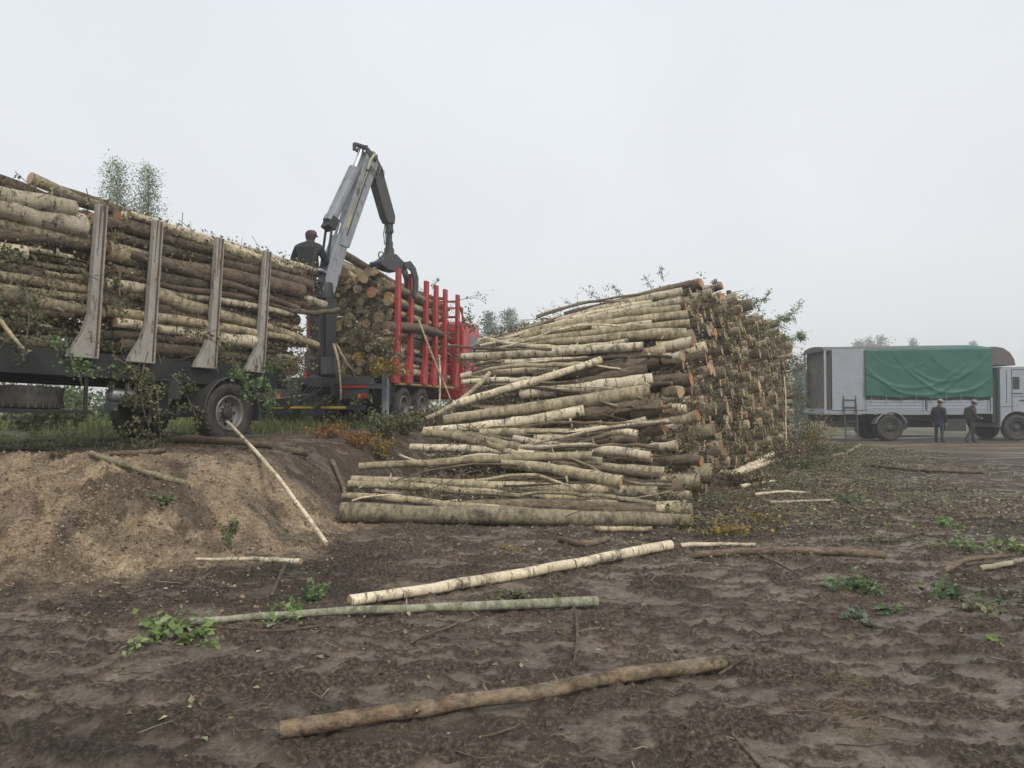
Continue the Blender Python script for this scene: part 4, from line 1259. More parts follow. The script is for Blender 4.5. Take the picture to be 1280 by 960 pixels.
# ------------------------------------------------------------ grey tarpaulin lorry on the right
TG = empty('tarpaulin_truck', (13.35, 34.2, 0.02), (0, 0, R(-.6)),
           'pale grey lorry with a green tarpaulin over its body, parked across the muddy yard', 'truck')
g = Geo()                                                    # local: x forward, -y towards us
for y in (-.42, .42):
    g.box((4.4, y, .95), (9.0, .1, .26))
for x in np.arange(.3, 8, 1.2): g.box((x, 0, .95), (.1, .8, .18))
g.box((3.0, -.9, .72), (1.1, .45, .5)); g.box((5.6, -.95, .66), (.9, .4, .5)); g.box((1.2, 0, .8), (.8, 1.6, .5)); g.box((4.6, .4, .75), (4.0, .9, .45))
g.build('chassis', TDARK, TG, bevel=.01)
g = Geo(); g.box((3.55, 0, 1.21), (7.1, 2.42, .12)); 
g.build('load_floor', TGREY, TG, bevel=.01)
for x0, x1 in ((1.75, 4.28), (4.34, 7.02)):
    g = Geo(); g.box(((x0 + x1) / 2, -1.2, 1.50), (x1 - x0, .05, .46))
    for zz in (1.38, 1.52, 1.66): g.box(((x0 + x1) / 2, -1.23, zz), (x1 - x0 - .04, .02, .03))
    for xx in (x0 + .06, x1 - .06): g.box((xx, -1.235, 1.5), (.06, .03, .48))
    g.build('side_board', TGREY, TG, bevel=.006)
g = Geo(); g.box((1.04, -1.2, 2.60), (1.40, .04, 2.62)); g.box((1.04, -1.225, 1.32), (1.42, .02, .05)); g.box((.36, -1.225, 2.6), (.05, .02, 2.6)); g.box((1.72, -1.225, 2.6), (.05, .02, 2.6))
g.build('side_panel', TGREY, TG, bevel=.006)
g = Geo(); g.box((3.6, 1.15, 2.6), (6.9, .05, 2.6)); g.box((7.06, 0, 2.6), (.05, 2.3, 2.6)); g.box((4.3, -1.15, 2.6), (5.4, .02, 2.5)); 
V = []
n = 9
prof = [(math.cos(math.pi * k / n) * 1.2, 3.86 + .22 * math.sin(math.pi * k / n)) for k in range(n + 1)]
g.prism(prof + [(-1.2, 3.83), (1.2, 3.83)], 0.0, 7.05, 'x')
g.build('body_shell', TBROWN, TG)
g = Geo()
for k in range(9): g.box((.30, -1.06 + k * .265, 2.58), (.04, .25, 2.5))
g.build('rear_slat_wall', TBROWN, TG, bevel=.008)
g = Geo()
for y in (-1.17, 1.17): g.box((.06, y, 2.5), (.08, .07, 2.7))
g.prism([(p, q - .03) for p, q in prof] + [(p * .96, q - .10) for p, q in prof[::-1]], .02, .10, 'x')
g.box((.06, 0, 1.32), (.08, 2.3, .08))
g.build('rear_frame', LGREY, TG, bevel=.008)
g = Geo(); g.box((.16, -.55, 1.42), (.3, .4, .13)); g.build('loose_board', CUT_P, TG, bevel=.01)
# tarpaulin with swags
nx, nz = 90, 44
xs = np.linspace(1.72, 7.12, nx); zs = np.linspace(0, 1, nz)
Xg, Tg = np.meshgrid(xs, zs)
u = (Xg - 1.72) / 5.4
hem = 1.80 + .16 * np.abs(u - .55) ** 1.2 + .03 * np.sin(u * 19)
ztop = 3.86 + .09 * u
Zg = ztop + (hem - ztop) * Tg
sw = lambda a, b, c, d: np.exp(-((Tg - (a + b * (u - c) ** 2)) / .035) ** 2) * d
fold = sum(np.exp(-((Tg - f) / .03) ** 2) * w_ for f, w_ in (
    (.95 - 3.4 * (u - .42) ** 2, .06), (.80 - 2.6 * (u - .36) ** 2, .05), (.66 - 4.2 * (u - .62) ** 2, .05), (.90 - 3.6 * (u - .70) ** 2, .06), (.40 - 5 * (u - .3) ** 2, .03), (.5 - 7 * (u - .75) ** 2, .035)))
Yg = -1.25 - .05 * Tg - .55 * fold * (.3 + Tg) - .05 * (fbm(u * 6, Tg * 4, 3, 71) - .5) - .03 * np.sin(u * 30) * Tg ** 3
V1 = np.stack([Xg, Yg, Zg], -1)
back = np.stack([xs, np.full(nx, 0.0), np.interp(xs, [1.72, 7.12], [4.10, 4.16])], -1)[None]
V1 = np.concatenate([back, V1], 0)
g = Geo()
i = np.arange(nz)[:, None] * nx; j = np.arange(nx - 1)[None, :]
g.add(V1.reshape(-1, 3), [(np.stack([i + j, i + j + 1, i + nx + j + 1, i + nx + j], -1).reshape(-1, 4), 0)])
TARP = paint('green_tarpaulin', (.010, .115, .082), .5, amt=.45, dirt=(.03, .12, .095), scale=.9, bumpy=.2)
tp = g.build('tarpaulin', TARP, TG)
sm = tp.modifiers.new('thick', 'SOLIDIFY'); sm.thickness = .012
for k in range(9):
    x = 1.95 + k * .63
    Geo().tube([(x, -1.33, 1.96), (x + .03, -1.31, 1.80), (x + .05, -1.26, 1.60)], .012, 5).build('rope', LGREY, tp)
g = Geo(); g.box((7.10, -1.2, 2.5), (.07, .08, 2.75)); g.build('front_post', TGREY, TG, bevel=.01)
# wheels, guards
for x, dual in ((2.82, True), (8.2, False)):
    for sy in (-1, 1):
        wheel(TG, (x, sy * 1.03, .55), .56, .30, sy, dual=dual, rim=TDARK)
    Geo().cyl((x, -1, .55), (x, 1, .55), .09, n=12).build('axle', TDARK, TG)
arc_guard(TG, (2.82, -1.03, .55), .66, .5, 15, 165, TGREY, .02)
# cab over the front wheels
g = Geo()
arch = [(8.2 + .70 * math.cos(a), .55 + .70 * math.sin(a)) for a in np.linspace(math.pi, .08, 12)]
g.prism([(7.48, .62)] + arch + [(9.45, .55), (9.5, 1.9), (9.22, 3.05), (9.05, 3.16), (7.6, 3.16), (7.48, 3.02)], -1.2, 1.2, 'y')
cab = g.build('cab', TGREY, TG, bevel=.03)
g = Geo(); g.prism([(8.55, 1.98), (9.32, 1.98), (9.10, 2.82), (8.55, 2.82)], -1.208, -1.202, 'y'); g.build('side_window', GLASS, cab)
g = Geo(); g.prism([(8.02, 2.2), (8.30, 2.2), (8.30, 2.72), (8.02, 2.72)], -1.212, -1.202, 'y'); g.build('quarter_window', GLASS, cab)
g = Geo(); g.box((7.98, -1.203, 2.1), (.022, .012, 1.9)); g.box((8.7, -1.203, 3.04), (1.4, .012, .022)); g.box((8.46, -1.203, 1.9), (.95, .012, .015)); g.build('door_seam', TDARK, cab)
g = Geo(); g.box((7.75, -1.203, 1.45), (.5, .012, .02)); g.box((7.75, -1.203, 2.3), (.02, .012, 1.4)); g.build('cab_panel_seam', TDARK, cab)
g = Geo(); g.box((8.42, -1.215, 1.72), (.22, .03, .04)); g.box((8.2, -1.21, 2.02), (.5, .02, .03)); g.build('door_handle', TDARK, cab)
g = Geo(); g.box((9.05, -1.21, 1.30), (.55, .02, .18)); g.build('orange_band', paint('faded_orange', (.46, .25, .15), .6, amt=.5, dirt=(.35, .33, .3)), cab)
g = Geo(); g.box((7.34, 0, 1.7), (.24, 2.1, 1.9)); g.build('cab_gap_shade_block', TDARK, TG, bevel=.03)  # solid dark block stands in for the shade in the gap behind the cab
g = Geo(); g.prism([(7.16, 3.22), (8.22, 3.22), (8.16, 3.5), (7.98, 3.78), (7.7, 3.97), (7.4, 4.02), (7.16, 4.02)], -1.12, 1.12, 'y')
g.build('roof_deflector', TBROWN, TG, bevel=.03)
g = Geo(); g.box((9.5, 0, .62), (.14, 2.3, .3)); g.build('bumper', TDARK, TG, bevel=.02)
# ladder leaning on the lorry's rear corner
LD = empty('ladder', (14.15, 32.75, 0), (R(-7), 0, 0), 'grey metal step ladder leaning on the rear side of the tarpaulin lorry', 'ladder')
for x in (0, .52):
    Geo().box((x, 0, .98), (.05, .05, 1.96)).build('rail', DARKGREY, LD, bevel=.008)
for k in range(6):
    Geo().box((.26, 0, .22 + k * .31), (.47, .06, .04)).build('rung', DARKGREY, LD, bevel=.008)
for k, (x, y, a) in enumerate(((18.0, 38.0, .1), (18.1, 38.5, -.15), (17.8, 37.6, .2), (19.4, 37.2, .05))):
    g = Geo(); g.box((0, 0, .06 + .10 * k * (k < 3)), (2.6 - .3 * k, .35, .10))
    o = g.build('board', paint('pale_board_' + 'abcd'[k], (.48, .45, .40), .8, amt=.4), bevel=.01)
    o.location = (x, y, 0); o.rotation_euler = (0, 0, a)
    tag(o, ('pale weathered board lying lowest beyond the tarpaulin lorry', 'middle pale board of the heap seen beneath the lorry', 'topmost pale board of the heap seen beneath the lorry', 'single pale board lying behind the two men')[k], 'board', 'pale boards beyond the lorry')

# ------------------------------------------------------------ people
def person(name, label, joints, loc, rotz, top, legs, boots=BOOT, capmat=None, cap='peaked', hairmat=HAIR, group=None, held=None):
    """one continuous skinned body in the given pose; cap and hair are pieces of it"""
    J = {k: Vector(v) for k, v in joints.items()}
    order = ['pelvis', 'waist', 'chest', 'collar', 'neck', 'chin', 'skull']
    rad = {'pelvis': (.15, .12), 'waist': (.18, .14), 'chest': (.205, .15), 'collar': (.13, .10), 'neck': (.058, .058), 'chin': (.072, .082), 'skull': (.078, .092)}
    V = [J[k] for k in order]; Rr = [rad[k] for k in order]; E = [(i, i + 1) for i in range(6)]; part = ['top'] * 4 + ['skin'] * 3
    def chain(start, names, rads, parts):
        p = start
        for nme, r, pt in zip(names, rads, parts):
            V.append(J[nme]); Rr.append((r, r)); part.append(pt); E.append((p, len(V) - 1)); p = len(V) - 1
        return p
    hands = []
    for s in ('l', 'r'):
        chain(0, [s + '_hip', s + '_knee', s + '_ankle', s + '_toe'], (.105, .068, .055, .045), ('legs', 'legs', 'boot', 'boot'))
        p = chain(2, [s + '_shoulder', s + '_elbow', s + '_wrist', s + '_palm'], (.092, .070, .052, .038), ('top', 'top', 'top', 'skin'))
        hands.append((s, p))
    me = bpy.data.meshes.new(name)
    nb = len(V)
    for s, p in hands:                                       # five fingers each
        w_, h_ = J[s + '_wrist'], J[s + '_palm']
        d = (h_ - w_).normalized(); side_ = d.cross(Vector((0, 0, 1)))
        side_ = side_.normalized() if side_.length > .1 else Vector((1, 0, 0))
        bend_ = d.cross(side_).normalized()
        for k, ln in enumerate((.055, .075, .08, .075, .058)):
            if k == 0:
                pts = [h_ - d * .01, h_ + side_ * .04 + d * .01, h_ + side_ * .045 + d * .05]
            else:
                b0 = h_ + side_ * (.026 - .017 * (k - 1))
                pts = [b0, b0 + d * ln * .55, b0 + d * ln * .9 + bend_ * ln * .35]
            b = len(V)
            for q_ in pts: V.append(q_); Rr.append((.0095, .0095)); part.append('skin')
            E.append((b, b + 1)); E.append((b + 1, b + 2))
    me.from_pydata([tuple(v) for v in V], E, [])
    o = bpy.data.objects.new(name, me); COL.objects.link(o)
    md = o.modifiers.new('skin', 'SKIN'); md.use_smooth_shade = True
    for i, sv in enumerate(me.skin_vertices[0].data):
        sv.radius = Rr[i]; sv.use_root = (i == 0) or (i >= nb and (i - nb) % 3 == 0)
    sb = o.modifiers.new('sub', 'SUBSURF'); sb.levels = 2; sb.render_levels = 2
    dg = bpy.context.evaluated_depsgraph_get()
    ev = bpy.data.meshes.new_from_object(o.evaluated_get(dg))
    o.modifiers.clear(); o.data = ev
    ev.materials.clear()
    for m_ in (top, legs, boots, SKIN): ev.materials.append(m_)
    VV = np.array([tuple(v) for v in V]); pid = {'top': 0, 'legs': 1, 'boot': 2, 'skin': 3}
    # nearest bone decides the cloth
    segs = [(VV[a], VV[b], part[b] if not (a == 0 and b == 1) else 'top') for a, b in E]
    for p in ev.polygons:
        c = np.array(p.center); best = 9; w_ = 'top'
        for a, b, pt in segs:
            ab = b - a; t = np.clip((c - a).dot(ab) / (ab.dot(ab) + 1e-9), 0, 1)
            dd = np.linalg.norm(c - a - ab * t)
            if dd < best: best = dd; w_ = pt
        p.material_index = pid[w_]; p.use_smooth = True
    o.location = loc; o.rotation_euler = (0, 0, rotz)
    tag(o, label, 'person', group)
    # face and ears on the head, cap and hair
    hc = (J['chin'] + J['skull']) / 2 + Vector((0, 0, .02)); up = (J['skull'] - J['chin']).normalized()
    fw = J['face'].normalized(); rt = fw.cross(up).normalized()
    Mh = Matrix((rt, fw, up)).transposed().to_4x4(); Mh.translation = hc
    def on(g_): 
        g_.v = [np.array([tuple(Mh @ Vector(q_)) for q_ in vv]) for vv in g_.v]; return g_
    g = Geo()
    g.prism([(.085, -.02), (.112, -.04), (.09, -.055), (.08, .03)], -.013, .013, 'x')
    for s in (-1, 1): g.lathe([(.001, -.006), (.024, -.004), (.03, .004), (.001, .006)], 10, 'z', c=(s * .083, -.005, -.015))
    g.box((0, .088, -.075), (.05, .012, .012), m=1)
    for s in (-1, 1): g.box((s * .032, .086, .012), (.026, .01, .012), m=1)
    on(g).build('face', [SKIN, hairmat], o)
    g = Geo(); g.lathe([(.086, -.05), (.097, .01), (.097, .06), (.075, .11), (.001, .125)], 18, 'z', c=(0, -.018, 0)); on(g).build('hair', hairmat, o)
    if capmat:
        g = Geo(); g.lathe([(.106, .035), (.108, .06), (.10, .10), (.07, .138), (.001, .152)], 20, 'z', c=(0, -.006, 0))
        if cap == 'peaked': g.prism([(-.075, .07), (-.06, .16), (0, .19), (.06, .16), (.075, .07)], .036, .046, 'z')
        else: g.lathe([(.108, .03), (.116, .035), (.116, .06), (.108, .065)], 20, 'z', c=(0, -.006, 0), closed=True)
        on(g).build('cap', capmat, o)
    # jacket skirt and collar
    g = Geo(); c = J['collar']; n_ = (J['neck'] - J['collar']).normalized()
    g.tube([c + n_ * .02, c + n_ * .06, J['neck'] + n_ * .03], [.10, .088, .076], 16, False)
    g.build('collar', top, o)
    return o

op = person('person', 'crane operator in dark jacket and maroon cap seated high beside the boom', dict(
    pelvis=(0, -.08, .10), waist=(0, -.13, .28), chest=(0, -.08, .47), collar=(0, .02, .585), neck=(0, .08, .655), chin=(0.0, .15, .71), skull=(0.0, .16, .80), face=(.35, 1, 0),
    l_hip=(-.10, .0, .08), l_knee=(-.16, .42, .10), l_ankle=(-.16, .50, -.34), l_toe=(-.17, .66, -.40),
    r_hip=(.10, .0, .08), r_knee=(.16, .42, .10), r_ankle=(.16, .50, -.34), r_toe=(.17, .66, -.40),
    l_shoulder=(-.20, -.03, .49), l_elbow=(-.31, .04, .22), l_wrist=(-.20, .30, .22), l_palm=(-.185, .36, .23),
    r_shoulder=(.20, -.03, .49), r_elbow=(.31, .04, .22), r_wrist=(.20, .30, .24), r_palm=(.185, .36, .25)),
    CRM @ SEATL, CR.rotation_euler.z + SEATA - R(90), JACKET, TROUS, capmat=CAPM)
op.scale = (1.28, 1.25, 1.13)
def stand(**kw):
    d = dict(pelvis=(0, 0, .92), waist=(0, .0, 1.10), chest=(0, .0, 1.30), collar=(0, -.01, 1.43), neck=(0, .0, 1.50), chin=(0, .03, 1.56), skull=(0, .03, 1.65), face=(0, 1, 0),
             l_hip=(-.10, 0, .88), l_knee=(-.11, .03, .48), l_ankle=(-.12, -.01, .09), l_toe=(-.14, .15, .045),
             r_hip=(.10, 0, .88), r_knee=(.11, .03, .48), r_ankle=(.12, -.01, .09), r_toe=(.14, .15, .045),
             l_shoulder=(-.20, 0, 1.37), l_elbow=(-.27, -.04, 1.08), l_wrist=(-.26, .06, .84), l_palm=(-.26, .08, .77),
             r_shoulder=(.20, 0, 1.37), r_elbow=(.27, -.04, 1.08), r_wrist=(.26, .06, .84), r_palm=(.26, .08, .77))
    d.update(kw); return d
X1, X2 = (1173 - 640) / 965 * 31.2, (1212 - 640) / 965 * 31.0
person('person', 'man in a dark jacket and blue trousers standing by the lorry, hands down', stand(
    chest=(0, .04, 1.30), collar=(0, .05, 1.43), neck=(0, .08, 1.50), chin=(0, .13, 1.56), skull=(0, .14, 1.65), face=(0, 1, -.3)),
    (X1, 31.2, H(X1, 31.2) - .01), R(-55), JACKET, JEANS, capmat=CAPB, group='men beside the tarpaulin lorry')
person('person', 'man in camouflage jacket and pale cap walking to the right past the lorry', stand(
    chest=(0, .08, 1.28), collar=(0, .11, 1.41), neck=(0, .15, 1.48), chin=(0, .20, 1.54), skull=(0, .21, 1.63), face=(0, 1, -.35),
    l_knee=(-.10, .20, .50), l_ankle=(-.10, .22, .10), l_toe=(-.11, .38, .05), r_knee=(.10, -.06, .49), r_ankle=(.10, -.30, .14), r_toe=(.11, -.18, .04),
    r_elbow=(.27, .02, 1.08), r_wrist=(.24, .26, 1.0), r_palm=(.22, .33, 1.01), l_elbow=(-.26, .0, 1.08), l_wrist=(-.24, .20, .92), l_palm=(-.24, .27, .90)),
    (X2, 31.0, H(X2, 31.0) - .01), R(-80), CAMO, TROUS, capmat=CAPB, group='men beside the tarpaulin lorry')

# ------------------------------------------------------------ trees
def tree(loc, h, cr, label, group, leafm, seed, n=2600, ls=.13, trunk_m=TWIG, base=.22, narrow=.9):
    q = np.random.RandomState(seed)
    o = empty('tree', loc, (0, 0, q.rand() * 6), label, 'tree', group)
    g = Geo()
    pts = [(0, 0, -.1)] + [(q.normal() * .05 * h * .1, q.normal() * .05 * h * .1, h * t) for t in (.25, .5, .75, .98)]
    rr = np.linspace(.016 * h, .004, 5)
    g.tube(pts, rr, 8)
    P = []; tips = []
    for k in range(46):
        t = base + (1 - base) * (k / 46.0) ** .9
        env = cr * (1 - ((t - base) / (1 - base)) ** 1.25 * narrow) * (.55 + .6 * q.rand()) * min(1, .35 + 3 * (t - base + .05))
        a = k * 2.4 + q.rand()
        b0 = np.array([0, 0, h * t]); up = .55 + .5 * q.rand()
        e = b0 + np.array([math.cos(a) * env, math.sin(a) * env, env * up])
        mid = (b0 + e) / 2 + np.array([0, 0, .06 * env])
        g.tube([b0, mid, e], [.005 * h * (1.15 - t), .004 * h * (1.1 - t), .004], 5)
        m_ = max(6, int(n / 46 * (1.25 - t)))
        s = q.rand(m_) ** .6
        c = b0 + (e - b0) * s[:, None] + q.normal(size=(m_, 3)) * (.10 * cr + .13 * env) * np.array([1, 1, .8])
        P.append(c)
    g.build('trunk', trunk_m, o)
    P = np.concatenate(P)
    gl = Geo(); gl.leaves(P, ls * (.6 + .8 * q.rand(len(P))), rnd=np.clip(q.rand(len(P)) * .7 + .3 * fbm(P[:, 0] * 1.5 + seed, P[:, 2] * 1.5, 2), 0, 1))
    gl.build('crown', leafm, o)
    return o
GTW = 'young birches standing in the fog behind the trailer'
for px, top, Y, cr, lab, sd in ((147, 203, 30, 1.75, 'slender grey-green birch rising behind the trailer load, left of a pair', 1), (185, 208, 31, 1.6, 'slender grey-green birch rising behind the trailer load, right of a pair', 2)):
    p = at(px, top, Y); tree((p.x, Y, .9), p.z - .9, cr, lab, GTW, LF_BIRCH, sd, 30000, .058)
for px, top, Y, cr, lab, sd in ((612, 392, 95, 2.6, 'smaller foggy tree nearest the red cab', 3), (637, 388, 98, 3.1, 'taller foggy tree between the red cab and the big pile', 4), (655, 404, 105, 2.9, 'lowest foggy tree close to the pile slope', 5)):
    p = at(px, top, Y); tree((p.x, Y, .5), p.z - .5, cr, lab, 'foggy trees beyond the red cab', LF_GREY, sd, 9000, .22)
for px, top, cr, lab, sd in ((1073, 427, 2.4, 'faint leafy tree above the lorry, first of a clump', 6), (1086, 424, 2.2, 'faint leafy tree above the lorry, tallest of its clump', 7), (1101, 422, 2.6, 'faint broad tree above the grey side panel of the lorry', 8),
                           (1141, 425, 1.6, 'faint pointed treetop above the middle of the tarpaulin', 9), (1216, 428, 1.6, 'faint pointed treetop above the tarpaulin front end', 10)):
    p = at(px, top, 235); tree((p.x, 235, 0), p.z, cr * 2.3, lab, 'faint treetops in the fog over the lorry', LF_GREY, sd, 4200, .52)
for k, (px, top, Y, cr) in enumerate(((996, 452, 52, 1.8), (1008, 470, 50, 1.6))):
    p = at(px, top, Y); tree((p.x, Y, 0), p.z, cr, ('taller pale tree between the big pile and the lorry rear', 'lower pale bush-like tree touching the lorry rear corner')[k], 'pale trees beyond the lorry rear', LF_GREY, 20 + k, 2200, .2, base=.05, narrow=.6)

def bush(loc, r, h, n, ls, leafm, label, group=None, stem=TWIG_D, name='bush', nst=14):
    o = empty(name, loc, (0, 0, 0), label, 'bush', group)
    g = Geo(); P = []
    for k in range(nst):
        a = rng.uniform(0, 6.3); d = r * math.sqrt(rng.random())
        e = np.array([math.cos(a) * d, math.sin(a) * d, h * rng.uniform(.55, 1)])
        b = np.array([e[0] * .25, e[1] * .25, -.03])
        m_ = (b + e) / 2 + nr.normal(size=3) * .06 * h
        g.tube([b, m_, e], [.010, .007, .003], 5)
        c = int(n / nst)
        s = nr.rand(c) ** .5
        P.append(b + (e - b) * s[:, None] + nr.normal(size=(c, 3)) * np.array([.16 * r, .16 * r, .1 * h]))
    g.build('stem', stem, o)
    P = np.concatenate(P); P[:, 2] = np.maximum(P[:, 2], .01)
    gl = Geo(); gl.leaves(P, ls * (.6 + .8 * nr.rand(len(P)))); gl.build('foliage', leafm, o)
    return o
def gp(px, py): return gpt(px, py)
# bushes and weeds behind and below the trailer
k = 0
WORDS = ['rounded', 'ragged', 'tall', 'low', 'thin', 'dense', 'wide', 'leaning']
for px, Y, r, h in ((20, 22, 1.6, 1.5), (70, 24, 1.8, 1.3), (120, 21, 1.2, 1.1), (230, 25, 1.5, 1.5), (330, 26, 1.3, 1.6), (360, 24, 1.0, 1.5), (345, 21, .8, .7), (60, 17.5, .9, .7)):
    x = (px - 640) / 965 * Y
    bush((x, Y, H(x, Y)), r, h, 1500, .10, LF_OLIVE if k % 2 else LF_TREE, f'{WORDS[k]} green bush seen through the gap under the trailer', 'bushes growing behind the trailer'); k += 1
for k2, (x, Y, r, h) in enumerate(((-15, 34, 2.2, 2.4), (-12.5, 36, 2.0, 2.1), (-10, 35, 2.1, 2.5), (-7.8, 37, 2.0, 2.2), (-5.6, 36, 1.9, 2.0), (-3.4, 35, 1.8, 1.9), (-1.4, 36, 1.8, 2.0), (.6, 38, 1.8, 1.8))):
    bush((x, Y, H(x, Y)), r, h, 1700, .13, LF_BIRCH if k2 % 2 else LF_TREE, 'distant green bush seen through gaps under the two log vehicles', 'distant bushes behind the log vehicles')
p = at(447, 560, 13.6); bush((p.x, 13.6, H(p.x, 13.6)), .34, .30, 420, .045, LF_ORA, 'low orange-leaved bush by the left tips of the pile', 'autumn bushes by the truck')
p = at(405, 545, 14.2); bush((p.x, 14.2, H(p.x, 14.2)), .45, .26, 420, .045, LF_ORA, 'sparse rust-orange bush below the truck rear bar', 'autumn bushes by the truck')
p = at(474, 556, 14.0); bush((p.x, 14.0, H(p.x, 14.0)), .36, .40, 520, .045, LF_YEL, 'low yellow bush between the truck and the big pile', 'autumn bushes by the truck')
for px, Y, r, h, lf, lab in ((500, 16.0, .55, .5, LF_OLIVE, 'olive brush growing at the truck near rear wheel'), (532, 17.5, .6, .6, LF_DRY, 'brown dry brush under the red stakes'), (478, 15.2, .5, .5, LF_OLIVE, 'olive brush behind the yellow bush'), (548, 18.5, .7, .6, LF_OLIVE, 'olive brush at the pile left tips by the truck')):
    x = (px - 640) / 965 * Y
    bush((x, Y, H(x, Y)), r, h, 600, .06, lf, lab, 'brush between truck and pile')
for px, Y, r, h, lf, lab in ((1000, 25.0, .9, 1.1, LF_OLIVE, 'tall olive brush against the far end of the pile'), (985, 21.5, .8, .6, LF_DRY, 'olive brush at the base of the pile face'), (1018, 27, .9, 1.1, LF_YEL, 'yellowing brush between the pile and the lorry ladder'), (1030, 24.0, 1.1, .35, LF_OLIVE, 'low spreading brush before the lorry ladder'), (1003, 19.5, .9, .25, LF_OLIVE, 'low green brush where the pile base meets the yard'), (925, 15.4, .6, .3, LF_DRY, 'small dark brush at the foot of the pile corner')):
    x = (px - 640) / 965 * Y
    bush((x, Y, H(x, Y)), r, h, 1100, .06, lf, lab, 'brush at the far end of the big pile')

# weeds on the bank and behind the trailer
def scatter(n, x0, x1, y0, y1, dens):
    X = nr.uniform(x0, x1, n); Y = nr.uniform(y0, y1, n)
    k = nr.rand(n) < dens(X, Y)
    return X[k], Y[k]
X, Y = scatter(60000, -16, -2, 10.2, 30, lambda X, Y: np.clip(fbm(X * .5, Y * .5, 3, 81) * 1.8 - .55, 0, 1) * np.where(X < -4.6 + (Y - 11) * .14, 1, .05) * np.where(X < -5.6, sstep(11.2, 13.0, Y), sstep(14.5, 16.5, Y)))
Z = height(X, Y, False)
g = Geo(); n = len(X)
hh = nr.uniform(.06, .34, n) * np.where(Y < 15, .6, 1); a = nr.rand(n) * 6.28; lean = nr.normal(size=(n, 2)) * .12
wv = np.stack([np.cos(a), np.sin(a), 0 * a], -1) * .012
b = np.stack([X, Y, Z - .02], -1); m_ = b + np.stack([lean[:, 0] * .4, lean[:, 1] * .4, hh * .6], -1); t_ = b + np.stack([lean[:, 0], lean[:, 1], hh], -1)
V = np.stack([b - wv, b + wv, m_ + wv * .7, m_ - wv * .7, t_], 1).reshape(-1, 3)
i = np.arange(n)[:, None] * 5
g.add(V, [(i + np.array([[0, 1, 2, 3]]), 0), (i + np.array([[3, 2, 4]]), 0)], None, np.repeat(nr.rand(n), 5), False)
tag(g.build('grass', GRASS), 'tall green weeds and grass behind and below the trailer', 'grass', kind='stuff')

# ------------------------------------------------------------ branches and poles on the ground
GB = 'loose poles and branches on the mud'
def ground_pole(pts, d0, d1, species, cut, label, name='pole', cat='pole', lift=0.0, stubs=0, parent_leaf=None, mats=None, bend=.6, sink=.15, group=GB):
    """a pole along points given in the picture, lying on the ground there"""
    G = [gpt(*p) for p in pts]
    k = 14
    ts = np.linspace(0, len(G) - 1, k)
    P = np.array([tuple(G[min(int(t), len(G) - 2)].lerp(G[min(int(t), len(G) - 2) + 1], t - min(int(t), len(G) - 2))) for t in ts])
    for _ in range(2): P[1:-1] = (P[:-2] + 2 * P[1:-1] + P[2:]) / 4
    dist = np.linalg.norm(P[:, :2], axis=1)
    r = np.linspace(d0, d1, k) / 2 * dist / FPX
    hz = np.maximum(height(P[:, 0], P[:, 1]), height(P[:, 0], P[:, 1] - .05))
    xs_ = np.linspace(-1, 1, k)                              # a stiff pole: a gentle curve over the ground it bridges
    cf = np.polyfit(xs_, hz, 2)
    line = np.polyval(cf, xs_)
    line = line + np.percentile(hz - line, 80)
    P[:, 2] = line + r * (1 - sink) + lift
    P[1:-1] += nr.normal(size=(k - 2, 3)) * r.mean() * .12
    r = r * (1 + .03 * nr.normal(size=k))
    return make_log(name, P, r, species, cut, 'both', label, group, cat, 14, stubs=stubs, rnd=.85 if ('creamy' in label or 'whit' in label) else None), P
ground_pole([(350, 926), (630, 890), (903, 840)], 21, 17, 'mossy', 'grey', 'mossy brown pole with rusty bark patches lying nearest on the mud', stubs=5)
ground_pole([(437, 760), (640, 726), (838, 690)], 14, 12, 'birch', 'pale', 'creamy birch pole lying across the mud before the pile', stubs=2)
ground_pole([(238, 786), (420, 773), (560, 768), (747, 761)], 8, 13, 'green', 'pale', 'pale green pole with fresh leaves at its thin end', stubs=5)
ground_pole([(277, 551), (330, 610), (408, 694)], 3.6, 5.6, 'birch', 'pale', 'thin whitish pole sliding down the sandy bank', sink=0, lift=.10)
ground_pole([(113, 572), (180, 595), (240, 619)], 6, 7, 'aspen', 'pale', 'brown stick lying on the upper sandy bank', cat='branch', name='branch')
ground_pole([(245, 699), (310, 706), (376, 712)], 3, 7, 'birch', 'pale', 'short pale stick at the foot of the sandy bank', cat='branch', name='branch')
ground_pole([(205, 553), (300, 563), (385, 579)], 9, 9, 'alder', 'grey', 'dark pole lying along the top edge of the bank')
ground_pole([(138, 572), (170, 570), (205, 568)], 5, 6, 'alder', 'grey', 'short dark stick on the bank top', cat='branch', name='branch')
ground_pole([(0, 557), (80, 552), (150, 551)], 4, 5, 'alder', 'grey', 'long thin stick under the trailer spare wheel', cat='branch', name='branch')
ground_pole([(868, 698), (990, 694), (1105, 698)], 8, 10, 'alder', 'grey', 'dark muddy pole half sunk in the yard right of the birch pole', sink=.5)
ground_pole([(850, 688), (900, 685), (946, 687)], 6, 4, 'birch', 'pale', 'short birch pole end beside the dark sunken pole')
ground_pole([(700, 678), (730, 686), (760, 681)], 8, 8, 'alder', 'pale', 'short curved billet below the lowest thick log', cat='branch', name='branch')
ground_pole([(742, 668), (780, 666), (815, 668)], 7, 6, 'aspen', 'grey', 'grey stick right under the foot of the pile', cat='branch', name='branch')
ground_pole([(720, 768), (722, 800), (718, 832)], 5, 3, 'alder', 'grey', 'dark curved stick pointing to the camera below the green pole', cat='branch', name='branch')
ground_pole([(908, 603), (945, 585), (982, 560)], 11, 5, 'birch', 'pale', 'crooked white birch branch at the base of the pile face', cat='branch', name='branch')
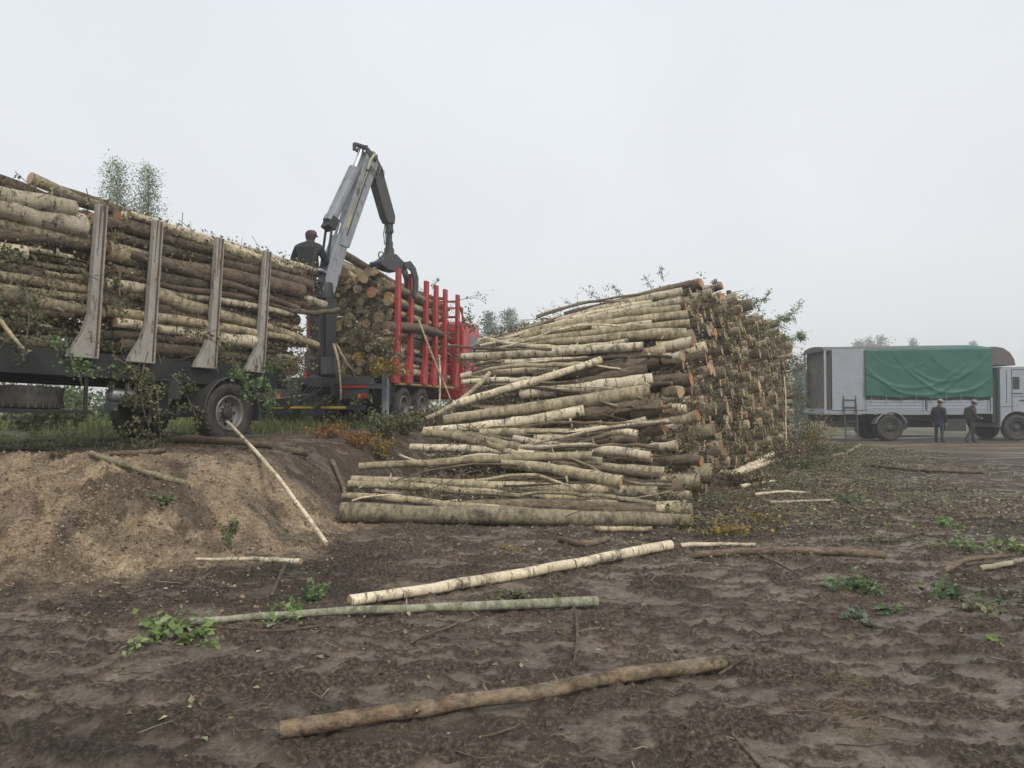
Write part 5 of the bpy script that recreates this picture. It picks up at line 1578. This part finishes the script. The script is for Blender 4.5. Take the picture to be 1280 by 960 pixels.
ground_pole([(930, 592), (960, 583), (998, 572)], 7, 4, 'birch', 'pale', 'forked white birch branch beside the crooked one', cat='branch', name='branch')
ground_pole([(925, 612), (950, 607), (968, 603)], 5, 3, 'birch', 'pale', 'small white branch in front of the crooked birch branch', cat='branch', name='branch')
ground_pole([(943, 622), (980, 618), (1012, 618)], 4, 3, 'birch', 'pale', 'thin pale stick, upper of two in the open yard', cat='branch', name='branch')
ground_pole([(960, 631), (1000, 630), (1041, 628)], 4, 3, 'birch', 'pale', 'thin pale stick, lower of two in the open yard', cat='branch', name='branch')
ground_pole([(1180, 720), (1212, 703), (1268, 699)], 6, 4, 'alder', 'pale', 'crooked grey branch at the right edge of the yard', cat='branch', name='branch')
ground_pole([(1225, 716), (1260, 711), (1292, 704)], 6, 5, 'birch', 'pale', 'lichen-green branch below the crooked grey branch', cat='branch', name='branch')
ground_pole([(1090, 584), (1140, 590), (1228, 593)], 4, 4, 'alder', 'pale', 'long thin stick in front of the two men', cat='branch', name='branch')
ground_pole([(1040, 572), (1060, 568), (1075, 558)], 4, 3, 'aspen', 'pale', 'bent twig near the lorry rear wheel', cat='branch', name='branch')
ground_pole([(930, 690), (965, 705), (1000, 722)], 3, 2, 'alder', 'pale', 'thin bare twig crossing the dark sunken pole', cat='branch', name='branch')
ground_pole([(415, 580), (428, 610), (436, 640)], 6, 5, 'alder', 'grey', 'dark stick standing against the bank by the lowest logs', cat='branch', name='branch', sink=0)
ground_pole([(900, 850), (920, 840), (935, 838)], 4, 3, 'alder', 'grey', 'small curved twig at the right tip of the mossy pole', cat='branch', name='branch')
ground_pole([(915, 930), (940, 948), (962, 975)], 4, 6, 'alder', 'grey', 'dark twig at the bottom edge of the mud', cat='branch', name='branch')
ground_pole([(600, 938), (635, 918), (652, 912)], 3, 3, 'alder', 'pale', 'small twig below the mossy pole', cat='branch', name='branch')
ground_pole([(515, 808), (555, 795), (594, 777)], 3, 4, 'alder', 'pale', 'thin twig lying just under the green pole', cat='branch', name='branch')
ground_pole([(262, 793), (340, 797), (400, 786)], 3, 3, 'alder', 'pale', 'thin bare branch below the leaves of the green pole', cat='branch', name='branch')
ground_pole([(340, 745), (350, 725), (356, 710)], 5, 6, 'alder', 'grey', 'stub of dark stick near the birch pole left end', cat='branch', name='branch')

# leafy sprigs lying on the ground
def sprig(px, py, r_px, n, ls, leafm, label, group='leafy sprigs on the ground', hgt=.24, stem=TWIG_D):
    c = gpt(px, py)
    r = r_px * c.y / FPX
    o = empty('leafy_sprig', c, (0, 0, 0), label, 'sprig', group)
    g = Geo(); P = []
    ns = max(5, int(n / 9))
    for k in range(ns):
        a = rng.uniform(0, 6.28); d = r * rng.uniform(.35, 1.55)
        e = np.array([math.cos(a) * d, math.sin(a) * d * 1.3, r * hgt * rng.uniform(.2, 1.1)])
        e[2] += H(c.x + e[0], c.y + e[1]) - c.z
        m_ = e * .5 + np.array([0, 0, r * .18])
        g.tube([(0, 0, 0.0), m_, e], [.004, .003, .0015], 5)
        s = .25 + .75 * nr.rand(max(3, int(2.3 * n / ns)))
        P.append(e * s[:, None] + np.array([0, 0, r * .1]) + nr.normal(size=(len(s), 3)) * r * .13)
    g.build('stem', stem, o)
    P = np.concatenate(P)
    zz = height(c.x + P[:, 0], c.y + P[:, 1]) - c.z
    P[:, 2] = np.maximum(P[:, 2], zz + .008)
    gl = Geo(); gl.leaves(P, ls * (.4 + .75 * nr.rand(len(P))), flat=.25, aspect=.8); gl.build('leaves', leafm, o)
for a in (
 (402, 748, 26, 60, .06, LF_GREEN, 'dark green sprig at the left end of the birch pole'),
 (210, 797, 36, 95, .065, LF_LIME, 'lime leaves clustered at the thin end of the green pole'),
 (246, 803, 26, 45, .065, LF_LIME, 'lime leaves trailing below the thin end of the green pole'),
 (365, 773, 34, 45, .06, LF_LIME, 'pale lime leaves along the middle of the green pole'),
 (286, 668, 20, 40, .06, LF_GREEN, 'dark green sprig halfway down the sandy bank'),
 (203, 632, 14, 24, .06, LF_GREEN, 'small green sprig high on the sandy bank'),
 (640, 752, 26, 40, .055, LF_OLIVE, 'olive leaves between birch pole and green pole'),
 (700, 754, 28, 34, .055, LF_OLIVE, 'scattered olive leaves behind the right end of the green pole'),
 (1070, 777, 26, 60, .07, LF_GREY, 'bluish green sprig in the right foreground mud'),
 (1120, 770, 16, 26, .06, LF_GREEN, 'small green sprig right of the bluish one'),
 (1065, 738, 34, 70, .065, LF_GREEN, 'green sprig below the dark sunken pole'),
 (1176, 658, 22, 60, .07, LF_LIME, 'bright leafy sprig in the open yard toward the lorry'),
 (1195, 750, 34, 60, .065, LF_GREEN, 'green leaves spread before the right edge branches'),
 (1235, 768, 30, 46, .065, LF_OLIVE, 'olive leaves right of the spread green leaves'),
 (1222, 690, 34, 60, .07, LF_LIME, 'light leaves around the crooked grey branch'),
 (1272, 690, 22, 46, .08, LF_LIME, 'large light leaves cut by the right picture edge'),
 (1246, 806, 12, 8, .09, LF_LIME, 'few big pale leaves alone at the lower right'),
 (905, 668, 40, 130, .055, LF_YEL, 'yellow-green leafy heap right of the lowest log'),
 (868, 660, 30, 90, .055, LF_OLIVE, 'olive leafy heap touching the lowest log end'),
 (880, 632, 40, 130, .055, LF_GREEN, 'dark green leaves at the pile corner foot'),
 (950, 650, 26, 60, .055, LF_YEL, 'yellowish leaves just beyond the leafy heap'),
 (1108, 680, 28, 50, .055, LF_OLIVE, 'olive leaves at the right end of the sunken pole'),
 (1060, 630, 26, 50, .06, LF_GREEN, 'green leaves by the lower thin stick'),
 (1000, 612, 40, 80, .06, LF_OLIVE, 'olive leaves by the upper thin stick'),
 (215, 550, 26, 70, .06, LF_GREEN, 'green leaves on the bank below the trailer front wheel'),
 (75, 573, 20, 40, .05, LF_OLIVE, 'olive leaves on the bank top at left'),
 (635, 400 + 290, 16, 20, .045, LF_YEL, 'small yellow leaves under the foot of the pile'),
): sprig(*a)

# dry grass tufts in the near mud
def tuft(px, py, r_px, n, label):
    c = gpt(px, py); r = r_px * c.y / FPX
    g = Geo()
    for k in range(n):
        a = rng.uniform(0, 6.28); d = r * math.sqrt(rng.random())
        x, y = c.x + math.cos(a) * d, c.y + math.sin(a) * d * 1.4
        z = H(x, y); b = rng.uniform(-1.2, 1.2); ln = rng.uniform(.04, .13)
        zt_ = H(x + math.cos(b) * ln, y + math.sin(b) * ln * .6)
        g.tube([(x, y, z), (x + math.cos(b) * ln * .5, y + math.sin(b) * ln * .3, (z + zt_) / 2 + ln * .10), (x + math.cos(b) * ln, y + math.sin(b) * ln * .6, zt_ + .004)], [.0015, .0013, .0006], 4, False, rnd=rng.random())
    o = g.build('grass_tuft', STRAW, loc=c)
    tag(o, label, 'grass', 'dry grass tufts in the near mud')
tuft(1045, 852, 22, 60, 'dry straw tuft pressed into the right foreground mud')
tuft(1060, 900, 40, 110, 'wider dry straw patch nearest the right bottom corner')
tuft(985, 855, 22, 26, 'few dry straws left of the straw tufts')

# ------------------------------------------------------------ leafy branches caught in the loads and the pile
def leafy(base, direction, ln, nleaf, ls, leafm, label, group, droop=.3, twigs=6, stem=TWIG, r0=.012):
    b = np.array(tuple(base)); d = np.array(direction, float); d /= np.linalg.norm(d)
    o = empty('leafy_branch', base, (0, 0, 0), label, 'branch', group)
    g = Geo(); P = []
    ts = np.linspace(0, 1, 7)
    sd_ = nr.normal(size=3) * .15
    pth = np.array([d * ln * t + np.array([0, 0, -droop * ln * t * t]) + sd_ * ln * math.sin(math.pi * t) * .5 for t in ts])
    g.tube(pth, np.linspace(r0, r0 * .25, 7), 6)
    for k in range(twigs):
        t = .2 + .8 * k / twigs
        q_ = np.array([np.interp(t, ts, pth[:, j]) for j in range(3)])
        e = q_ + (d * .5 + nr.normal(size=3) * .7) * ln * .32 * (1.15 - t * .6)
        g.tube([q_, (q_ + e) / 2 + nr.normal(size=3) * .02 * ln, e], [r0 * .45, r0 * .3, r0 * .12], 4)
        c = max(1, nleaf // twigs)
        P.append(q_ + (e - q_) * (nr.rand(c) ** .7)[:, None] + nr.normal(size=(c, 3)) * ln * .06)
    g.build('twig', stem, o)
    P = np.concatenate(P)
    gl = Geo(); gl.leaves(P, ls * (.6 + .8 * nr.rand(len(P)))); gl.build('leaves', leafm, o)
GL1 = 'leafy branches hanging from the trailer load'
for k, (px, py, Y, dx, dy, dz, ln, n, lf, lab) in enumerate((
  (8, 300, 9.6, .2, -.4, -.6, 1.0, 330, LF_OLIVE, 'dense leafy branch hanging at the left edge of the trailer load'),
  (18, 350, 9.7, .3, -.3, -.8, .9, 300, LF_OLIVE, 'leafy branch hanging lower at the left edge of the trailer load'),
  (45, 425, 10.2, .6, -.2, -.3, .9, 220, LF_GREEN, 'green leafy branch above the spare wheel'),
  (150, 340, 11.1, .2, -.3, -.7, .55, 170, LF_OLIVE, 'small dark leafy tuft between the first two grey stakes'),
  (140, 445, 11.2, .5, -.2, -.2, .8, 230, LF_OLIVE, 'leafy branch lying between the bases of the first stakes'),
  (185, 440, 11.6, .25, -.3, -1, 1.1, 420, LF_OLIVE, 'long leafy branch drooping from below the second stake'),
  (196, 480, 11.9, .2, -.2, -1, .95, 300, LF_OLIVE, 'drooping leafy branch end above the far trailer wheel'),
  (215, 470, 12.0, .5, -.2, -.5, .7, 200, LF_OLIVE, 'leafy branch left of the trailer front mudguard'),
  (285, 440, 13.0, .4, -.3, -.4, .9, 260, LF_GREEN, 'green leafy branch over the trailer front mudguard'),
  (325, 445, 13.7, .3, -.3, -.7, .9, 280, LF_GREEN, 'green leafy branch hanging under the fourth stake'),
  (350, 455, 14.4, .3, -.3, -.4, .8, 200, LF_OLIVE, 'leafy branch at the front lower end of the trailer load'),
  (230, 410, 12.3, .6, -.2, -.1, .8, 160, LF_DRY, 'dry leafy branch between the second and third stakes'),
)): leafy(at(px, py, Y), (dx, dy, dz), ln, n, .055, lf, lab, GL1)
GL2 = 'leafy branches hanging from the truck load'
for px, py, Y, dx, dy, dz, ln, n, lf, lab in (
  (425, 450, 18.4, .0, -.2, -1, 1.0, 420, LF_OLIVE, 'long green branch hanging down over the truck rear beam'),
  (440, 455, 18.3, .05, -.2, -1, 1.3, 460, LF_OLIVE, 'longest leafy branch hanging behind the truck load'),
  (412, 465, 18.2, -.1, -.2, -1, .9, 300, LF_OLIVE, 'leafy branch hanging beside the crane foot'),
  (445, 445, 18.6, .6, -.2, -.1, 1.0, 420, LF_YEL, 'yellow leafy branch under the sawn ends of the truck load'),
  (460, 452, 18.7, .6, -.1, -.1, .9, 380, LF_YEL, 'yellowish branch at the lower right of the truck load ends'),
  (475, 446, 19.0, .2, -.2, .2, .6, 220, LF_OLIVE, 'olive leafy tuft next to the first red stake'),
  (430, 415, 18.6, .4, -.2, .1, 1.0, 360, LF_DRY, 'dry brown leafy branch across the truck load ends'),
  (455, 430, 18.7, .5, -.2, 0, 1.0, 380, LF_DRY, 'dry leafy branch over the lower sawn ends of the truck load'),
  (435, 395, 18.6, .3, -.2, -.2, .8, 260, LF_OLIVE, 'olive leaves amid the middle sawn ends of the truck load'),
  (560, 410, 23.6, .3, -.2, .1, 1.2, 360, LF_OLIVE, 'olive leafy bundle behind the last red stakes'),
  (556, 440, 23.4, .3, -.3, -.2, 1.2, 320, LF_OLIVE, 'lower leafy bundle behind the last red stakes'),
  (566, 378, 24.0, .8, 0, .2, 1.1, 40, LF_GREY, 'thin bare branch sticking up over the red cab'),
  (540, 362, 22.5, .2, 0, .6, .5, 26, LF_GREY, 'small twig tuft above the red stakes'),
): leafy(at(px, py, Y), (dx, dy, dz), ln, n, .06, lf, lab, GL2)
GL3 = 'leafy twigs on the big pile'
def pile_twig(px, py, Y, d, ln, n, lf, lab, tw=8): leafy(at(px, py, Y), d, ln * .75, int(n * 1.3), .034 if n < 100 else .045, lf, lab, GL3, droop=.1, twigs=tw, r0=.008)
for px, py, Y, dx, dz, ln, n, lf, lab in (
  (830, 352, 15.6, -.1, 1, .45, 46, LF_GREY, 'airy twig standing highest on the pile crest'),
  (815, 362, 15.8, -.4, .8, .45, 46, LF_GREY, 'airy twig left of the highest one on the pile crest'),
  (780, 370, 16.2, -.6, .4, .7, 60, LF_OLIVE, 'leafy twig on the upper left slope of the pile crest'),
  (755, 378, 16.4, -.6, .4, .7, 60, LF_OLIVE, 'leafy twig halfway along the pile crest slope'),
  (735, 386, 16.4, -.7, .3, .7, 60, LF_OLIVE, 'leafy twig lower on the pile crest slope'),
  (705, 396, 16.6, -.7, .3, .6, 50, LF_OLIVE, 'leafy twig near the left end of the pile crest'),
  (885, 372, 16.5, .3, .8, .6, 120, LF_OLIVE, 'leafy tuft on the top of the receding pile face'),
  (903, 380, 18.0, .6, .3, .8, 150, LF_OLIVE, 'leafy branch on the receding top edge of the pile'),
  (935, 392, 21.3, .5, .5, .9, 380, LF_GREEN, 'green branch on the far top edge of the pile'),
  (960, 405, 23.5, .6, .3, 1.3, 520, LF_GREEN, 'green leafy branch at the far upper corner of the pile'),
  (970, 425, 24.5, .6, .1, 1.3, 520, LF_GREEN, 'green branch hanging below the far upper corner of the pile'),
  (978, 450, 25.5, .4, -.2, 1.3, 480, LF_OLIVE, 'olive branch on the far edge of the pile face'),
  (984, 490, 26.0, .5, -.3, 1.3, 480, LF_OLIVE, 'olive branch lower on the far edge of the pile face'),
  (885, 470, 15.2, .2, -.8, .8, 170, LF_GREEN, 'green branch hanging in the middle of the near pile face'),
  (895, 500, 15.6, .2, -.8, .8, 170, LF_OLIVE, 'olive branch hanging below the green one on the pile face'),
  (900, 420, 16.4, .3, -.5, .7, 140, LF_OLIVE, 'olive twig in the upper near part of the pile face'),
  (930, 440, 19.0, .3, -.5, .8, 150, LF_DRY, 'brown leafy twig in the middle upper pile face'),
  (940, 500, 20.0, .3, -.5, .9, 170, LF_DRY, 'brown leafy twig low in the middle pile face'),
  (955, 465, 22.0, .3, -.5, .9, 180, LF_OLIVE, 'olive twig in the far middle of the pile face'),
): pile_twig(px, py, Y, (dx, -.25, dz), ln, n, lf, lab)
o, _P = None, None
g = Geo()
p = at(911, 385, 18.6)
make_log('log', log_path(p, p + Vector((.0, 0, .42)), .1, 5), log_rad(.055, .05, 5), 'alder', 'grey', 'last', 'short dark stub standing upright on top of the pile', GL3, n=10)
pole_pts = [(883, 545, 14.2, 872, 620, 12.6), (905, 520, 15.5, 915, 545, 14.8), (980, 470, 23.0, 984, 570, 21.5)]
for (a, b, c, d, e, f), lab in zip(pole_pts, ('thin pale stick leaning down from the pile corner to the ground', 'short pale stick hanging on the pile face', 'tall thin pole leaning upright at the far pile edge')):
    make_log('branch', log_path(at(a, b, c), at(d, e, f), 1, 8), np.full(8, .018), 'birch', 'pale', 'both', lab, 'thin sticks leaning on the big pile', 'branch', 8)
for pts, lab in ((((523, 400, 20.6), (552, 465, 20.2), (563, 500, 19.6)), 'long thin pale stick leaning across the red stakes'), (((549, 445, 20.8), (549, 500, 20.0), (547, 512, 19.8)), 'white birch stick standing before the red stakes'),
                 (((417, 430, 17.9), (424, 460, 17.8), (426, 500, 17.8)), 'pale bare branch hanging by the crane foot'), (((420, 430, 18.0), (432, 450, 17.9), (440, 462, 17.9)), 'thin bare branch angled off the truck load'),
                 ((( -4, 395, 9.4), (12, 415, 9.35), (30, 436, 9.3)), 'broken branch dangling at the left edge of the trailer')):
    Q = [at(*p_) for p_ in pts]
    make_log('branch', log_path(Q[0], Q[2], .5, 9, .004, mid=Q[1]), np.linspace(.032, .018, 9), 'birch' if 'white' in lab else 'aspen', 'pale', 'both', lab, 'bare sticks leaning on truck and trailer', 'branch', 8)

# ------------------------------------------------------------ loose litter
def ground_leaves(n, x0, x1, y0, y1, dens, size):
    X, Y = scatter(n, x0, x1, y0, y1, dens)
    Z = height(X, Y)
    return np.stack([X, Y, Z + .004], -1)
g = Geo()
yard = lambda X, Y: np.clip(.12 + 1.2 * (fbm(X * .6, Y * .6, 3, 91) - .42) + 1.1 * np.exp(-((X - np.interp(Y, [9, 11, 15, 28], [1.8, 3.2, 5.4, 12])) / 2.0) ** 2) * (Y > 8) , 0, 1) * (1 - .75 * (Y < 5.5))
P1 = ground_leaves(60000, -6, 9, 3.0, 16, yard, 0)
P2 = ground_leaves(110000, 1.5, 14, 10, 30, yard, 0)
g.leaves(P1, nr.uniform(.018, .05, len(P1)), flat=.6, rnd=np.clip(nr.normal(.5, .28, len(P1)), 0, 1))
g.leaves(P2, nr.uniform(.03, .07, len(P2)), flat=.6, rnd=np.clip(nr.normal(.5, .28, len(P2)), 0, 1))
tag(g.build('dead_leaves', LF_DRY), 'dead leaves, bark flakes and chips trodden into the mud', 'litter', kind='stuff')
g = Geo()
k = nr.rand(len(P1)) < .035
g.leaves(P1[k] + [.02, .03, 0], nr.uniform(.03, .055, k.sum()), flat=.6)
k = nr.rand(len(P2)) < .10
g.leaves(P2[k] + [.02, .03, .01], nr.uniform(.03, .07, k.sum()), flat=.4)
tag(g.build('fallen_green_leaves', LF_LIME), 'fresh pale green leaves dropped over the yard', 'litter', kind='stuff')
g = Geo()
X, Y = scatter(17000, -6, 13, 3.0, 26, lambda X, Y: np.clip(.25 + 1.3 * (fbm(X * .7, Y * .7, 3, 95) - .42), 0, 1) * np.where(Y < 5.5, .55, 1))
for x, y in zip(X, Y):
    ln = rng.uniform(.05, .30) * (1 if y < 12 else 1.6); a = rng.gauss(0, .7) if rng.random() < .6 else rng.uniform(0, 6.28)
    d = np.array([math.cos(a), math.sin(a)]) * ln
    xs_ = x + d[0] * np.array([0, .5, 1]) + np.array([0, rng.gauss(0, .05) * ln, 0]); ys_ = y + d[1] * np.array([0, .5, 1]) + np.array([0, rng.gauss(0, .1) * ln, 0])
    zs_ = height(xs_, ys_) + .005 + (np.array([0, .0, .02]) if rng.random() < .3 else 0)
    g.tube(np.stack([xs_, ys_, zs_], -1), np.array([1, .8, .5]) * rng.uniform(.0014, .0048), 4, False, rng.choice([0, 0, 2, 2, 1]))
tag(g.build('twig_litter', [TWIG, TWIG_L, TWIG_D]), 'broken twigs littering the mud', 'litter', kind='stuff')
# crumbled clods
g = Geo()
X, Y = scatter(9000, -6.5, 7, 3.0, 11, lambda X, Y: np.clip(.25 + 1.4 * (fbm(X * .9, Y * .9, 3, 97) - .42), 0, 1))
Zc = height(X, Y); s = np.minimum(nr.gamma(2.0, .006, len(X)) + .003, .024)
base = np.array([[1,0,0],[0,1,0],[-1,0,0],[0,-1,0],[0,0,.8],[0,0,-.8]])
OCT = np.array([[0,1,4],[1,2,4],[2,3,4],[3,0,4],[1,0,5],[2,1,5],[3,2,5],[0,3,5]])
V = (base[None] * (1 + .5 * (nr.rand(len(X), 6, 3) - .5))) * s[:, None, None] + np.stack([X, Y, Zc - s * .1], -1)[:, None, :]
i = np.arange(len(X))[:, None] * 6
F = np.concatenate([i + OCT[a][None] for a in range(8)])
g.add(V.reshape(-1, 3), [(F, 0)], None, np.repeat(nr.rand(len(X)), 6), True)
CLOD = paint('earth_clod', (.10, .08, .062), .95, amt=.8, dirt=(.17, .135, .10), scale=1.2, bumpy=.4)
g3 = Geo()
X, Y = scatter(26000, -8.5, -1.8, 6.0, 10.6, lambda X, Y: np.where((bank_t(X, Y) > .05) & (X < -2.1), np.clip(.35 + 1.6 * (fbm(X * 1.4, Y * 1.4, 3, 99) - .45), 0, 1), .05))
Zc = height(X, Y); s_ = np.minimum(nr.gamma(1.4, .007, len(X)) + .003, .036)
V = (base[None] * (1 + .6 * (nr.rand(len(X), 6, 3) - .5))) * s_[:, None, None] + np.stack([X, Y, Zc - s_ * .15], -1)[:, None, :]
i3 = np.arange(len(X))[:, None] * 6
g3.add(V.reshape(-1, 3), [(np.concatenate([i3 + OCT[a][None] for a in range(8)]), 0)], None, np.repeat(nr.rand(len(X)), 6), True)
tag(g3.build('sand_crumbs', paint('sandy_clod', (.31, .235, .155), .95, amt=.9, dirt=(.13, .10, .07), scale=1.6, bumpy=.4)), 'crumbling clods of sandy soil on the face of the bank', 'clods', kind='stuff')
tag(g.build('mud_clods', CLOD), 'small crumbled clods of mud and sand', 'clods', kind='stuff')
# leaf and twig litter lodged among the pile's logs
g = Geo(); g2 = Geo()
N = 24000
u = nr.rand(N); zz = nr.rand(N) ** 1.3 * 3.9
fr = nr.rand(N) < .50
Yf = np.interp(zz, [0.05, .5, 1.43, 2.5, 4.0], [10.35, 11.45, 12.7, 14.0, 15.15])
Yr = Yf + .2 + u ** 1.2 * (27.0 - Yf)
Xr = np.interp(Yr, [10, 11, 15, 28], [2.2, 2.4, 3.5, 10.0]) + nr.normal(size=N) * .10 + .06
Xq = np.interp(Yf, [10, 11, 15, 28], [2.2, 2.4, 3.5, 10.0]) - u * 4.0
Yq = Yf + .12 + .35 * u * np.clip(zz / 4, 0, 1) * 4 + nr.normal(size=N) * .07
Zq = zz * (1 - .19 * u * np.clip(zz / 4, 0, 1) * 1.0)
P = np.where(fr[:, None], np.stack([Xq, Yq, Zq], -1), np.stack([Xr, Yr, zz], -1))
P = P[P[:, 2] > .05]
g.leaves(P, nr.uniform(.03, .075, len(P)), rnd=np.clip(nr.normal(.6, .3, len(P)), 0, 1), m=0)
k = nr.rand(len(P)) < .6
g.leaves(P[k] + nr.normal(size=(k.sum(), 3)) * .05, nr.uniform(.03, .07, k.sum()), m=1)
N3 = 9000
Yr = 14.5 + nr.rand(N3) ** .7 * 12.5; zz = nr.rand(N3) ** .8 * 4.3
Pf = np.stack([np.interp(Yr, [10, 11, 15, 28], [2.2, 2.4, 3.5, 10.0]) + .12 + nr.normal(size=N3) * .12, Yr, zz], -1)
Pf = Pf[nr.rand(N3) < np.clip(3.2 * (fbm(Yr * .9, zz * .9, 3, 77) - .44), 0, 1)]
g.leaves(Pf, nr.uniform(.035, .08, len(Pf)), m=3)
for p_ in P[nr.rand(len(P)) < .10]:
    d = nr.normal(size=3) * np.array([1, .6, .5]) * rng.choice([.12, .2, .45])
    g.tube([p_ - d, p_ + nr.normal(size=3) * .03, p_ + d], [.006, .005, .002], 4, False, 2)
tag(g.build('pile_litter', [LF_DRY, LF_OLIVE, TWIG, LF_TREE]), 'dry leaves and broken twigs caught between the logs of the big pile', 'litter', kind='stuff')
# the same in the two loads
g = Geo()
N = 6500
lx = nr.uniform(-1.6, 4.9, N); lz = BED + nr.rand(N) ** 1.5 * 2.2; ly = -1.12 + np.abs(nr.normal(size=N)) * .08
PT = world_path(TRM, np.stack([lx, ly, lz], -1))
N2 = 7000
PK = world_path(TKM, np.stack([1.68 + nr.normal(size=N2) * .10, nr.uniform(-1.1, .9, N2), TB + nr.rand(N2) ** 2.0 * 2.5], -1))
PS = world_path(TKM, np.stack([nr.uniform(1.9, 7, 1400), -1.13 + nr.normal(size=1400) * .05, TB + nr.rand(1400) ** 1.4 * 2.5], -1))
PA = np.concatenate([PT, PK, PS])
kk = nr.rand(len(PA)) < .5
g.leaves(PA[kk], nr.uniform(.03, .07, kk.sum()), rnd=np.clip(nr.normal(.4, .3, kk.sum()), 0, 1), m=0)
g.leaves(PA[~kk], nr.uniform(.03, .07, (~kk).sum()), m=1)
for p_ in PA[nr.rand(len(PA)) < .06]:
    d = nr.normal(size=3) * .16
    g.tube([p_ - d, p_ + nr.normal(size=3) * .02, p_ + d], [.006, .005, .002], 4, False, 2)
tag(g.build('load_litter', [LF_DRY, LF_OLIVE, TWIG]), 'leaves and twigs caught in the trailer and truck loads', 'litter', kind='stuff')
